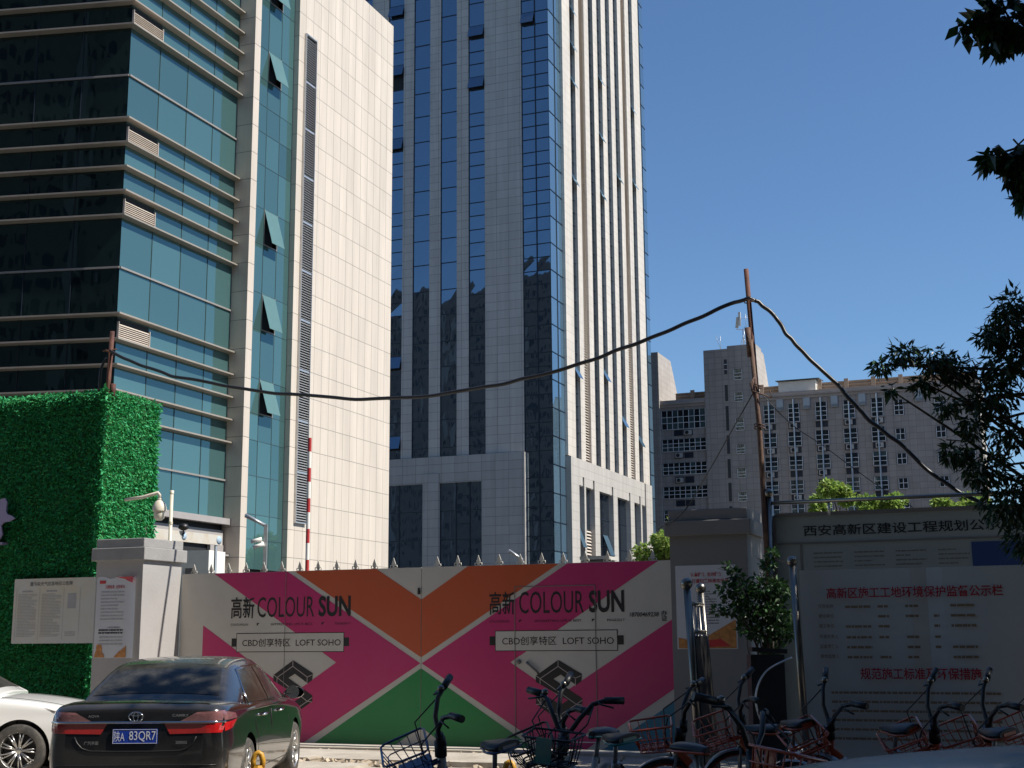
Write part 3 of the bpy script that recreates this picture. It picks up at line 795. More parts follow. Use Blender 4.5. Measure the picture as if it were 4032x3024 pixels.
for s in (-1, 1):
    x0, x1 = (-4.5, -.004) if s < 0 else (.004, 4.04)
    g = MB()
    g.box(x0, 0, .05, x1, .05, 2.78, 0)
    for m, q in leaf_polys(s):
        # ear-clipped by the mesh builder: concave shapes are triangulated below
        g.face([(x, -.003, z) for x, z in q], m)
    lf = g.build('gate_leaf', [M['g_white'], M['g_mag'], M['g_or'], M['g_grn'], M['g_blu'], M['ink']], gate)
    me = lf.data
    bm = bmesh.new(); bm.from_mesh(me)
    bmesh.ops.triangulate(bm, faces=[f for f in bm.faces if f.material_index > 0])
    bm.normal_update()
    bmesh.ops.reverse_faces(bm, faces=[f for f in bm.faces if f.material_index > 0 and f.normal.y > 0])
    bm.to_mesh(me); bm.free()
    lf['label'] = 'left leaf' if s < 0 else 'right leaf with a small wicket door'
    T = [(-3.50, -3.05), (-2.99, -1.92), (-1.84, -1.25)] if s < 0 else [(1.16, 1.58), (1.65, 2.69), (2.77, 3.32)]
    zt = (2.035, 2.365)
    y = -.006
    letter('高新', *T[0], zt[0] - .01, zt[1] + .01, y, M['ink'], lf, .012)
    letter('COLOUR', *T[1], *zt, y, M['ink'], lf, 0)
    letter('SUN', *T[2], *zt, y, M['ink'], lf, .03)
    a, b = T[0][0], T[2][1]
    w_ = b - a
    letter('COLOURSUN', a, a + .15 * w_, 1.905, 1.94, y, M['ink'], lf)
    letter('INTERESTING LIFE IS BEST', a + .345 * w_, a + .69 * w_, 1.905, 1.94, y, M['ink'], lf)
    letter('PAGE2017', a + .875 * w_, b, 1.905, 1.94, y, M['ink'], lf)
    t = MB()
    for xx in (a + .225 * w_, a + .765 * w_): t.face([(xx, y, 1.945), (xx, y, 1.90), (xx + .05, y, 1.945)])
    bx0, bx1 = (-3.38, -1.36) if s < 0 else (1.25, 3.21)
    t.face([(bx0, -.0045, 1.475), (bx1, -.0045, 1.475), (bx1, -.0045, 1.785), (bx0, -.0045, 1.785)], 0)
    t.face([(bx0 + .012, -.006, 1.487), (bx1 - .012, -.006, 1.487), (bx1 - .012, -.006, 1.773), (bx0 + .012, -.006, 1.773)], 1)
    for p, q in ((bx0 - .09, bx0), (bx1, bx1 + .09)): t.face([(p, -.0046, 1.565), (q, -.0046, 1.565), (q, -.0046, 1.70), (p, -.0046, 1.70)], 0)
    t.build('caption_box', [M['ink'], M['g_white']], lf)
    letter('CBD创享特区  LOFT SOHO', bx0 + .12, bx1 - .06, 1.565, 1.695, -.009, M['ink'], lf, .004)
    # the folded-ribbon S
    dx = 0 if s > 0 else -4.56
    t = MB()
    outer = [(1.91, 1.11), (2.27, 1.345), (2.64, 1.14), (2.63, 1.03), (2.55, .98), (2.31, 1.13), (2.19, 1.065), (2.64, .79), (2.64, .70), (2.27, .465), (1.91, .70), (1.91, .81), (1.99, .865), (2.30, .69), (2.42, .76), (1.91, 1.02)]
    t.face([(x + dx, -.0075, z) for x, z in outer], 0)
    o = t.build('logo', M['ink'], lf)
    bm = bmesh.new(); bm.from_mesh(o.data); bmesh.ops.triangulate(bm, faces=bm.faces[:]); bm.to_mesh(o.data); bm.free()
    t = MB()
    def ln(p, q, wd=.010):
        v = Vector((q[0] - p[0], 0, q[1] - p[1])).normalized(); nn = Vector((v.z, 0, -v.x)) * wd / 2
        A, B = Vector((p[0] + dx, -.0095, p[1])), Vector((q[0] + dx, -.0095, q[1]))
        t.face([A - nn, B - nn, B + nn, A + nn])
    for p, q in (((1.91, 1.115), (1.98, 1.07)), ((1.98, 1.07), (2.27, 1.25)), ((2.27, 1.25), (2.54, 1.08)), ((2.54, 1.08), (2.63, 1.115)), ((2.27, 1.345), (2.27, 1.25)), ((2.54, 1.08), (2.54, .96)),
                 ((1.98, 1.07), (1.98, .99)), ((1.98, 1.07), (2.55, .70)), ((2.55, .70), (2.64, .76)), ((2.55, .70), (2.27, .53)), ((2.27, .53), (1.99, .70)), ((1.99, .70), (1.91, .80)), ((2.27, .53), (2.27, .46)),
                 ((2.55, .70), (2.64, .69)), ((1.99, .70), (1.91, .69)), ((1.99, .70), (1.99, .84))):
        ln(p, q)
    t.build('logo_lines', M['logo_line'], o)
    # seams of the sheet
    t = MB()
    if s > 0:
        for p, q in (((1.58, .14), (1.58, 2.44)), ((2.87, .14), (2.87, 2.44)), ((1.58, 2.44), (2.87, 2.44))):
            dxx = .006
            t.box(min(p[0], q[0]) - dxx, -.0115, min(p[1], q[1]) - dxx, max(p[0], q[0]) + dxx, -.0098, max(p[1], q[1]) + dxx)
        t.build('wicket_seam', M['ink_soft'], lf)
        h = MB(); h.tube([(1.78, -.012, 1.31), (1.78, -.05, 1.31), (1.95, -.05, 1.17), (1.95, -.02, 1.15)], .018, 8); h.lathe([(.035, 0), (.035, -.02), (.001, -.02)], (1.64, -.012, 1.315), 'y', 14)
        h.build('handle', M['ink_soft'], lf)
        letter('18700469238', 3.40, 3.84, 1.965, 2.03, -.008, M['ink'], lf, .012, shear=.12)
        letter('办\n证', 3.88, 3.97, 1.90, 2.05, -.008, M['ink'], lf, .01)
        MB().box(1.60, -.012, .152, 2.86, -.0035, .165).build('door_gap_light', M['white_paint'], lf)  # white bar painted as the daylight showing under the wicket door
    else:
        t.box(-2.46, -.0115, .06, -2.452, -.0098, 2.77)
        t.build('sheet_seam', M['ink_soft'], lf)
        MB().box(-.06, -.02, 2.36, -.015, -.008, 2.42).box(-.05, -.03, 2.40, -.02, -.02, 2.46).build('latch', M['ink'], lf)
spk = MB()
def fleur(sp):
    sp.prism([(-.012, -.14), (.012, -.14), (.012, .02), (.034, .055), (0, .15), (-.034, .055), (-.012, .02)], -.008, .008, 'y')
    for s in (-1, 1):
        sp.tube([(0, 0, -.01), (s * .03, 0, .035), (s * .055, 0, .03), (s * .06, 0, .0), (s * .045, 0, -.012)], [.009, .009, .009, .008, .005], 6)
    sp.box(-.03, -.014, -.02, .03, .014, -.004)
fleur(spk)
s0 = spk.build('spike', M['steel_white'], gate, (-.55, .12, 2.80))
for k in range(1, 12): put('spike', s0.data, gate, (-.55 - .345 * k, .12, 2.80))
for k in range(11): put('spike', s0.data, gate, (.22 + .352 * k, .12, 2.80 + (0.006 if k % 2 else 0)))
rl = MB(); rl.box(-.10, .055, .05, .10, .09, 2.72); rl.box(-4.48, .10, 2.60, -.02, .14, 2.64); rl.box(.02, .10, 2.60, 4.02, .14, 2.64); rl.build('back_rail', M['steel_white'], gate)

# ================================================================== pillars and what is pasted on them
def pillar(name, lab, x0, y0, x1, y1, zb, z1, z2, m1='pier_grey', m2='pier_cap'):
    p = thing(name, lab, 'pillar', gl2w(x0, y0), GR)
    w, d = x1 - x0, y1 - y0
    MB().box(0, 0, 0, w, d, zb).build('shaft', M[m1], p)
    c = MB(); o = .065
    c.box(-o, -o, zb - .02, w + o, d + o, z1)
    c.box(-o * .2, -o * .2, z1, w + o * .2, d + o * .2, z2)
    ob = c.build('cap', M[m2], p)
    bv = ob.modifiers.new('b', 'BEVEL'); bv.width = .012; bv.segments = 2
    return p
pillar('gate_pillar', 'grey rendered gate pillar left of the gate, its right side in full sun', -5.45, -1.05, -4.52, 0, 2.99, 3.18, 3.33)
pillar('gate_pillar', 'dark shaded gate pillar right of the gate beside the rusty pole', 4.2, -.6, 5.31, .42, 3.10, 3.29, 3.45, 'pier_shaded', 'pier_shaded')
def bars(mb, x0, x1, z0, z1, dz, y, m=0, th=.35, seed=1, ragged=.3):
    rr = random.Random(seed)
    z = z1
    while z > z0:
        x = x0
        e = x1 - (rr.random() * ragged * (x1 - x0) if rr.random() < .3 else 0)
        while x < e - .01:
            w_ = min(rr.uniform(.02, .09), e - x)
            mb.face([(x, y, z - dz * th), (x + w_, y, z - dz * th), (x + w_, y, z), (x, y, z)], m)
            x += w_ + rr.uniform(.004, .012)
        z -= dz
ps = thing('red_headed_poster', 'white poster with red heading and gold lion foot, curling off the left pillar', 'poster', gl2w(-5.44, -1.05), GR)
W, B, T = .80, 1.40, 2.70
pp = MB(); N = 12
def curl(u, v): return -.004 - (.10 * max(0, u - .80) ** 2 * 14 * (.5 + .5 * abs(v - .45)))
gridp = [[(.02 + u / N * W, curl(u / N, v / N), B + v / N * (T - B) + (.02 * math.sin(u * 1.1) if v == N else 0)) for u in range(N + 1)] for v in range(N + 1)]
pp.v = [tuple(p) for row in gridp for p in row]
for v in range(N):
    for u in range(N):
        q = v * (N + 1) + u
        pp.f.append((q, q + 1, q + N + 2, q + N + 1)); pp.m.append(0); pp.s.append(True)
po_ = pp.build('sheet', M['poster'], ps)
t = MB(); bars(t, .12, .58, 1.98, 2.47, .055, -.0115, 0, .3, 5); bars(t, .12, .58, 1.62, 1.74, .055, -.0115, 0, .3, 6)
t.build('small_print', M['ink_line'], ps)
letter('扫黑除恶  全民参与', .20, .58, 2.515, 2.575, -.0095, M['red'], ps, .01)
letter('公安机关举报电话', .28, .52, 1.875, 1.905, -.0095, M['ink'], ps)
t = MB(); bars(t, .10, .58, 1.80, 1.86, .045, -.0095, 0, .55, 9, 0); t.build('small_print', M['ink'], ps)
t = MB()
t.face([(.08, -.0095, 2.60), (.20, -.0095, 2.60), (.20, -.0095, 2.65), (.08, -.0095, 2.65)])
t.face([(.40, -.02, 2.705), (.82, -.10, 2.70), (.80, -.10, 2.60), (.70, -.075, 2.63), (.60, -.05, 2.67)])
t.build('red_banner', M['poster_red'], ps)
t = MB()
t.prism([(.03, 1.41), (.24, 1.41), (.22, 1.46), (.18, 1.50), (.19, 1.56), (.16, 1.62), (.11, 1.63), (.07, 1.60), (.07, 1.54), (.05, 1.48)], -.0100, -.0094, 'y')
t.prism([(.42, 1.41), (.66, 1.41), (.66, 1.60), (.60, 1.55), (.52, 1.50), (.46, 1.45)], -.0110, -.0104, 'y')
t.build('gold_foot', M['poster_gold'], ps)
ps = thing('shaded_poster', 'white poster with red heading and orange foot on the shaded right pillar', 'poster', gl2w(4.27, -.6), GR)
W = .86
MB().box(0, -.006, 1.50, W, -.001, 2.66).build('sheet', M['poster'], ps)
letter('依靠群众  发动群众', .22, .66, 2.50, 2.56, -.009, M['red'], ps, .012)
letter('坚决打赢扫黑除恶攻坚战', .12, .76, 2.41, 2.47, -.009, M['red'], ps, .012)
t = MB(); bars(t, .30, .58, 2.02, 2.30, .036, -.009, 0, .35, 3, .5); bars(t, .28, .62, 1.82, 2.02, .04, -.009, 0, .35, 4, .5); t.build('small_print', M['ink_soft'], ps)
t = MB(); t.prism([(.02, 1.51), (.84, 1.51), (.84, 1.90), (.62, 1.78), (.44, 1.68), (.2, 1.62), (.02, 1.66)], -.0098, -.0092, 'y'); t.build('orange_foot', M['poster_gold'], ps)
t = MB(); t.prism([(.30, 1.52), (.76, 1.54), (.62, 1.64), (.44, 1.62)], -.0108, -.0102, 'y'); t.build('red_foot', M['poster_red'], ps)

# ================================================================== turf-clad hoarding
def leaves_on(name, mtl, parent, origin, U, V, Nn, w, h, dens, size, seed, out=.05, hang=.5):
    rr = np.random.default_rng(seed)
    n = int(w * h * dens)
    u, v = rr.random(n) * w, rr.random(n) * h
    O = np.array(origin)[None] + np.outer(u, U) + np.outer(v, V) + np.outer(rr.random(n) * out, Nn)
    dirs = rr.normal(size=(n, 3)) * .55 + np.array(Nn)[None] * .6 + np.array([0, 0, -hang])[None]
    dirs /= np.linalg.norm(dirs, axis=1)[:, None]
    sd = np.cross(dirs, rr.normal(size=(n, 3))); sd /= np.linalg.norm(sd, axis=1)[:, None]
    L = size * (.6 + .8 * rr.random(n))[:, None]
    Wd = L * .2
    vs = np.stack([O, O + dirs * L * .5 + sd * Wd, O + dirs * L, O + dirs * L * .5 - sd * Wd], 1).reshape(-1, 3)
    me = bpy.data.meshes.new(name)
    me.from_pydata(vs.tolist(), [], np.arange(n * 4).reshape(-1, 4).tolist())
    me.materials.append(mtl); me.update()
    return put(name, me, parent)
hd = thing('turf_hoarding', 'tall hoarding clad in green plastic turf at the left, sunlit on its narrow right side', 'hoarding', gl2w(-6.3, .02), GR)
MB().box(-4.6, .03, 0, -.03, 1.52, 6.08).build('panel', M['turf_base'], hd)
leaves_on('turf_front', M['turf'], hd, (-4.6, .03, 0), (1, 0, 0), (0, 0, 1), (0, -1, 0), 4.6, 6.1, 2300, .062, 1)
leaves_on('turf_side', M['turf'], hd, (-.03, .03, 0), (0, 1, 0), (0, 0, 1), (1, 0, 0), 1.5, 6.1, 2500, .062, 2)
leaves_on('turf_top', M['turf'], hd, (-4.6, .03, 6.08), (1, 0, 0), (0, 1, 0), (0, 0, 1), 4.6, 1.5, 1300, .066, 3, .05, .1)
leaves_on('turf_edge', M['turf'], hd, (-.10, .0, 0), (1, 0, 0), (0, 0, 1), (.7, -.7, 0), 14e-2, 6.15, 2600, .085, 4, .06)
leaves_on('turf_edge', M['turf'], hd, (-.04, 1.40, 2.5), (0, 1, 0), (0, 0, 1), (.7, .3, 0), .16, 3.6, 2400, .085, 5, .08)
nb = thing('notice_board', 'white notice board of dense small print hung on the plastic turf', 'notice board', gl2w(-7.97, -.12), GR)
MB().box(0, 0, 1.64, 1.90, .03, 2.77).build('sheet', M['paper'], nb)
letter('重污染天气应急响应公告牌', .35, 1.28, 2.64, 2.715, -.004, M['ink_soft'], nb, .01)
t = MB()
for k, (xa, xb) in enumerate(((.10, .52), (.62, 1.05))):
    bars(t, xa, xb, 1.76, 2.50, .026, -.004, 0, .4, 20 + k, .4)
bars(t, 1.16, 1.38, 1.75, 1.84, .03, -.004, 0, .4, 24)
bars(t, .18, .42, 2.54, 2.56, .05, -.004, 0, .5, 26, 0); bars(t, .72, .95, 2.54, 2.56, .05, -.004, 0, .5, 27, 0)
for z0, z1 in ((1.70, 2.60),):
    for x in (.06, .57, 1.10, 1.45):
        t.face([(x, -.0035, z0), (x + .006, -.0035, z0), (x + .006, -.0035, z1), (x, -.0035, z1)], 0)
t.face([(1.19, -.0035, 2.24), (1.37, -.0035, 2.24), (1.37, -.0035, 2.50), (1.19, -.0035, 2.50)], 0)
t.build('small_print', M['ink_line'], nb)
lz = [(-.55, 3.22), (-.17, 3.36), (-.02, 3.58), (-.06, 3.74), (.0, 3.80), (.12, 3.805), (.24, 3.86), (.17, 3.905), (.06, 3.94), (.03, 4.0), (.04, 4.16), (-.01, 4.235), (-.12, 4.22), (-.15, 4.06), (-.20, 3.98), (-.55, 3.9)]
t = MB().prism([(x - 8.27, z) for x, z in lz], -.16, -.13, 'y')
t.box(-8.9, -.135, 3.4, -8.3, .05, 3.44)
tag(t.build('cutout_sign', M['lilac'], None, G0, GR), 'pale lilac cut-out sign with a pointed arm, at the turf hoarding\'s left end', 'sign')

# ================================================================== things behind the left pillar
cm = thing('dome_camera', 'dirty ivory dome camera hanging from a bent arm on the turf hoarding', 'security camera', (-6.06, 22.9, 3.93))
MB().lathe([(.001, -.24), (.045, -.235), (.085, -.2), (.095, -.13), (.09, -.07)], (0, 0, 0), 'z', 20).build('dome', M['ivory'], cm)
MB().lathe([(.12, -.075), (.122, -.055), (.115, .0), (.085, .075), (.045, .11), (.03, .115)], (0, 0, 0), 'z', 20).lathe([(.12, -.075), (.02, -.07)], (0, 0, 0), 'z', 20).build('housing', M['ivory'], cm)
MB().tube([(0, 0, .11), (0, 0, .20), (-.03, 0, .24), (-.30, .03, .17), (-.62, .08, .13)], .03, 10).lathe([(.04, .11), (.045, .13), (.035, .15)], (0, 0, 0), 'z', 14).build('arm', M['ivory'], cm)
cp = thing('vent_pipe', 'thin ivory pipe standing behind the left pillar, capped at its top', 'pipe', (-6.14, 24.0, 0))
MB().tube([(0, 0, 0), (0, 0, 4.28)], .031, 10).build('pipe', M['ivory'], cp)
MB().lathe([(.038, 0), (.038, .06), (.001, .065)], (0, 0, 4.27), 'z', 12).lathe([(.038, 3.72), (.038, 3.77)], (0, 0, 0), 'z', 12).build('cap', M['ivory'], cp)
sb = thing('sign_beam', 'long weathered cream sign board with faded blue print, behind the left pillar', 'sign', (-6.85, 24.85, 0), math.atan2(2.15, .96))
MB().box(0, -.02, 3.55, 2.38, .03, 3.75).build('board', M['weathered'], sb)
t = MB(); t.lathe([(.075, 0), (.075, -.003), (.001, -.003)], (1.16, -.021, 3.655), 'y', 18); t.lathe([(.085, 0), (.085, -.003), (.001, -.003)], (2.28, -.021, 3.65), 'y', 18)
t.build('faded_print', M['sky_print'], sb)
MB().box(.1, 0, 0, .16, .03, 3.55).box(2.2, 0, 0, 2.26, .03, 3.55).build('post', M['galv'], sb)
fl = thing('round_floodlight', 'small black round lamp standing on the weathered sign board', 'lamp', (-6.36, 25.85, 3.76))
MB().lathe([(.001, .14), (.07, .13), (.1, .08), (.1, .04), (.03, .0)], (0, 0, 0), 'z', 16).tube([(0, 0, -.12), (0, 0, .03)], .012, 6).build('lamp', M['ink'], fl)
eb = thing('equipment_cabinet', 'white equipment cabinet with a dark square panel, just above the gate\'s left end', 'cabinet', (-7.45, 30.0, 0), R(-14))
MB().box(0, 0, 0, .72, .8, 3.65).build('case', M['white_paint'], eb)
MB().box(.16, -.012, 3.05, .36, -.001, 3.26).build('panel', M['ink_soft'], eb)
def lamp_post(lab, x, y, h, ax, ah, camera=False):
    p = thing('lamp_post', lab, 'lamp post', (x, y, 0))
    MB().box(-.045, -.045, 0, .045, .045, h).build('post', M['galv'], p)
    MB().tube([(0, 0, h - .04), (ax, 0, h + ah)], .045, 4).build('arm', M['galv'], p)
    MB().obox((ax * .78, -.0, h + ah * .78 - .06), (abs(ax) * .5, .10, .03), (0, math.atan2(ah, -ax), 0)).build('lamp_head', M['ink_soft'], p)
    return p
lamp_post('cranked grey lamp post in front of the glass office block', -6.46, 35, 4.65, -.55, .26)
lamp_post('cranked grey lamp post in front of the stone tower\'s podium', .32, 45, 4.30, -.47, .29)
cc = thing('bullet_camera', 'pair of white bullet cameras clamped to the lamp post', 'security camera', (-6.52, 34.93, 4.2))
for z, x in ((.04, -.14), (-.1, -.08)):
    MB().tube([(x - .16, -.05, z - .05), (x + .12, -.02, z + .03)], .05, 10).build('camera_body', M['white_paint'], cc)
MB().tube([(-.1, -.03, 0), (.03, .05, -.02)], .02, 6).build('bracket', M['white_paint'], cc)
sp = thing('striped_pole', 'tall red and white striped pole in front of the blank stone wall', 'pole', (-5.82, 38, 0))
t = MB(); z = 7.38; k = 0
while z > .2:
    h = .40 if k % 2 == 0 else .47
    t.lathe([(.055, z - h), (.055, z)], (0, 0, 0), 'z', 14, k % 2); z -= h; k += 1
t.lathe([(.055, 7.38), (.001, 7.385)], (0, 0, 0), 'z', 14, 0)
t.build('pole', [M['red_paint'], M['white_paint']], sp)
hut = thing('site_hut', 'flat light-topped hut roof peeping over the gate\'s right half', 'hut', (2.05, 40, 0), GR)
MB().box(0, 0, 0, .72, 1, 3.93).build('wall', M['ink_soft'], hut)
MB().box(-.06, -.06, 3.96, .78, 1.06, 4.06).build('roof', M['steel_white'], hut)

# ================================================================== poles, cable and guy wires
t = MB().tube([(.02, 0, 0), (.0, 0, 6.2), (.03, 0, 7.22)], .042, 10)
lp = thing('rusty_pole', 'short rusty pole rising above the turf hoarding, carrying the cable\'s left end', 'pole', (-7.31, 23.75, 0))
t.build('pipe', M['rust'], lp)
t = MB(); t.tube([(-.12, -.02, 6.85), (.14, -.04, 6.88)], .012, 6); t.tube([(-.06, -.05, 6.86), (.0, -.05, 6.83), (.06, -.05, 6.86)], .02, 6); t.build('clamp', M['rust'], lp)
MB().tube([(-.16, 0, 5.6), (-.15, 0, 6.5), (-.10, 0, 6.65), (-.04, -.03, 6.72)], .026, 8).build('cable_tail', M['cable'], lp)
MB().tube([(.08, .02, 6.0), (.085, .02, 6.25)], .05, 8).build('pipe_stub', M['rust'], lp)
rp = thing('rusty_pole', 'tall leaning rusty pole beside the right pillar, propping up the black cable', 'pole', (3.56, 18.8, 0))
MB().tube([(.0, 0, 0), (-.02, 0, 3.42), (-.06, 0, 5.11), (-.14, 0, 6.92)], .036, 12).build('pipe', M['rust'], rp)
MB().tube([(.03, -.05, 0), (-.03, -.075, 3.0), (-.06, -.075, 4.6), (-.13, -.07, 5.85)], [.045, .04, .036, .03], 10).tube([(-.15, -.07, 5.6), (-.165, -.06, 6.03)], [.036, .042], 10).build('bound_timber', M['bamboo'], rp)
t = MB()
for z, x in ((5.18, -.06), (5.15, -.06), (4.62, -.05), (4.58, -.05), (6.43, -.12)):
    t.tube([(x + .07 * math.cos(a), -.035 + .085 * math.sin(a), z + .012 * math.sin(a * 2)) for a in [k * math.pi / 5 for k in range(10)]], .009, 5, close=True)
t.tube([(-.12, -.1, 5.25), (-.16, -.12, 5.1), (-.03, -.13, 5.05), (.14, -.1, 5.0), (.1, -.12, 5.1)], .011, 5)
t.tube([(-.1, -.1, 5.3), (-.17, -.12, 5.2), (-.12, -.12, 5.0)], .011, 5)
t.build('wire_binding', M['bamboo'], rp)
def wobble(pts, s, amt):
    q = random.Random(s)
    return [Vector(p) + Vector((q.uniform(-amt, amt), q.uniform(-amt, amt), q.uniform(-amt, amt) * 1.4)) for p in pts]
def smooth(pts, n=8):
    out = []
    P = [Vector(p) for p in pts]
    for i in range(len(P) - 1):
        a, b, c, d = P[max(0, i - 1)], P[i], P[i + 1], P[min(len(P) - 1, i + 2)]
        for k in range(n):
            s = k / n
            out.append(.5 * ((2 * b) + (c - a) * s + (2 * a - 5 * b + 4 * c - d) * s * s + (3 * b - a - 3 * c + d) * s ** 3))
    return out + [P[-1]]
CL = [(-7.29, 23.72, 6.85), (-6.83, 23.5, 6.62), (-6.18, 23.16, 6.32), (-5.56, 22.86, 6.14), (-4.6, 22.51, 5.91), (-3.7, 22.12, 5.72), (-2.56, 21.52, 5.54), (-1.53, 21.03, 5.47), (-.7, 20.63, 5.5), (.17, 20.24, 5.59), (1.02, 19.89, 5.75), (1.84, 19.49, 5.97), (2.56, 19.15, 6.19), (3.2, 18.86, 6.42), (3.42, 18.74, 6.47)]
CR = [(3.5, 18.74, 6.45), (3.62, 18.74, 6.37), (3.76, 18.72, 6.23), (3.93, 18.66, 5.93), (4.14, 18.62, 5.64), (4.44, 18.58, 5.34), (4.71, 18.54, 5.0), (5.0, 18.5, 4.64), (5.39, 18.46, 4.29), (5.84, 18.42, 3.83), (6.17, 18.38, 3.6), (6.6, 18.3, 3.3), (7.6, 18.2, 2.6), (8.2, 18.2, 1.2), (8.3, 18.2, 0)]
CS = wobble(smooth(CL + CR, 3), 7, .011)
tag(MB().tube(smooth(CS, 4), .029, 10).build('power_cable', M['cable']), 'thick black cable slung from pole to pole above the gate', 'cable')
tag(MB().tube(smooth([(3.45, 18.72, 5.1), (3.06, 18.73, 4.45), (2.79, 18.74, 4.0), (2.40, 18.75, 3.40), (2.1, 19.3, 3.2)]), .009, 5).build('guy_wire', M['wire']), 'thin wire running down left from the rusty pole to the right pillar', 'wire')
tag(MB().tube(smooth([(3.5, 18.72, 5.12), (3.94, 18.74, 4.64), (4.4, 18.75, 4.31), (4.85, 18.76, 3.96), (5.23, 18.77, 3.68), (5.66, 18.78, 3.4), (6.6, 18.8, 2.6)]), .006, 5).build('guy_wire', M['wire']), 'thin wire running down right from the rusty pole behind the black cable', 'wire')

# ================================================================== notice boards and stainless frames on the right
ub = thing('planning_board', 'dim upper notice board with a row of dark characters, under the stainless rail', 'notice board', (3.691, 18.8, 0), GR)
MB().box(0, 0, .2, 4.6, .08, 3.31).build('panel', M['board2'], ub)
t = MB(); t.box(-.05, -.03, .2, 0, .1, 3.33); t.box(0, -.03, 3.311, 4.6, .12, 3.36); t.box(0, -.012, 2.92, 4.6, -.001, 2.945); t.box(.32, -.011, .9, .345, -.001, 2.919)
t.build('frame', M['ink_soft'], ub)
letter('西安高新区建设工程规划公示牌', .38, 3.16, 3.03, 3.18, -.006, M['ink'], ub, .012)
MB().box(2.58, -.01, .9, 3.6, -.001, 2.88).build('blue_sheet', M['board_blue'], ub)
t = MB()
for k in range(4): bars(t, .5 + k * .55, .9 + k * .55, 2.55, 2.80, .06, -.004, 0, .3, 40 + k, .6)
t.build('small_print', M['ink_soft'], ub)
fr_ = thing('stainless_rail', 'stainless rail with a ball-topped post along the top of the upper notice board', 'rail', (3.59, 18.72, 0), GR)
MB().tube([(0, 0, 0), (0, 0, 3.58)], .042, 14).ball((0, 0, 3.64), .068, 18).build('post', M['chrome'], fr_)
MB().tube([(.03, 0, 3.50), (4.8, 0, 3.50)], .026, 12).build('top_rail', M['chrome'], fr_)
for x in (.82, 2.86, 4.4): MB().tube([(x, .02, 3.30), (x, .02, 3.49)], .02, 8).build('strut', M['galv'], fr_)
fb = thing('supervision_board', 'large pale board with red headings, standing behind the orange bikes', 'notice board', (3.309, 15.6, 0), GR)
t = MB()
NX = 24
for i in range(NX):
    x0, x1 = i / NX * 4.2, (i + 1) / NX * 4.2
    yb = lambda x: .02 * math.sin(x * 2.1) + (.03 * math.exp(-((x - 1.42) / .12) ** 2))
    t.face([(x0, yb(x0), .12), (x1, yb(x1), .12), (x1, yb(x1), 2.41), (x0, yb(x0), 2.41)], 0, True)
    t.face([(x0, .09, .12), (x0, .09, 2.41), (x1, .09, 2.41), (x1, .09, .12)], 0)
    t.face([(x0, yb(x0), 2.41), (x1, yb(x1), 2.41), (x1, .09, 2.41), (x0, .09, 2.41)], 0)
t.face([(0, 0, .12), (0, 0, 2.41), (0, .09, 2.41), (0, .09, .12)], 0)
t.build('panel', M['board'], fb)
letter('高新区施工工地环境保护监督公示栏', .30, 2.20, 2.08, 2.205, -.028, M['red'], fb, .016)
letter('规范施工标准及环保措施', .63, 1.92, 1.18, 1.31, -.028, M['red'], fb, .016)
rows = [('项目名称', 2.0), ('建设单位', 1.89), ('施工单位', 1.78), ('环保负责人', 1.66), ('监督责任人', 1.55), ('属地监管人', 1.44)]
t = MB()
for k, (tx, z) in enumerate(rows):
    letter(tx, .20, .37 + (.04 if k > 2 else 0), z - .025, z + .02, -.031, M['ink_tan'], fb, .01)
    for q, (xa, xb) in enumerate(((.50, .78), (.86, .98), (1.16, 1.3), (1.46, 1.52), (1.64, 1.9))):
        if (k + q * 2) % 5 != 1: bars(t, xa, xb, z - .02, z, .05, -.031, 0, .55, 60 + k * 7 + q, .2)
bars(t, .3, 2.1, .55, 1.05, .10, -.031, 0, .25, 99, .2)
t.build('small_print', M['ink_tan'], fb)
bp = thing('board_post', 'stainless ball-topped post leaning at the pale board\'s left edge', 'post', (3.24, 15.5, 0))
MB().tube([(.05, 0, 0), (-.03, 0, 2.46)], .042, 14).ball((-.031, 0, 2.51), .062, 18).build('post', M['chrome'], bp)
sf = thing('steel_gate', 'narrow stainless folding gate seen end-on, with two ball-topped posts', 'gate', (0, 0, 0))
MB().tube([(1.96, 14.5, 0), (1.86, 14.5, 2.17)], .040, 14).ball((1.858, 14.5, 2.225), .066, 18).build('post', M['chrome'], sf)
MB().tube([(2.25, 15.3, 0), (2.12, 15.3, 2.15)], .040, 14).ball((2.118, 15.3, 2.205), .062, 18).build('post', M['chrome'], sf)
t = MB()
for z in (2.02, 1.72, .4): t.tube([(1.87 + (2.17 - z) * .045, 14.5, z), (2.13 + (2.17 - z) * .055, 15.3, z)], .022, 8)
for k in range(1, 4):
    s = k / 4
    t.tube([(1.94 + .28 * s, 14.5 + .8 * s, .4), (1.868 + .26 * s, 14.5 + .8 * s, 2.02)], .013, 6)
t.build('rails', M['chrome'], sf)
MB().obox((2.07, 14.9, 1.0), (.03, .72, 1.35), (0, R(-3), R(-18))).build('panel', M['ink'], sf)
tag(MB().tube(smooth([(3.25, 16.2, .55), (2.95, 16.2, .62), (2.85, 16.2, .95), (2.98, 16.2, 1.25), (3.3, 16.2, 1.42)]), .012, 6).build('cable_loop', M['galv']), 'thin pale hoop of cable in the gap left of the board', 'cable')
tag(MB().obox((3.05, 16.4, 1.50), (.42, .3, .05), (0, R(4), 0)).obox((3.02, 16.4, .85), (.4, .3, 1.2)).build('dark_gap_box', M['ink']), 'black box added in the gap left of the board, deep shade in its colour', 'box')  # black block put in for the deep shade of the gap

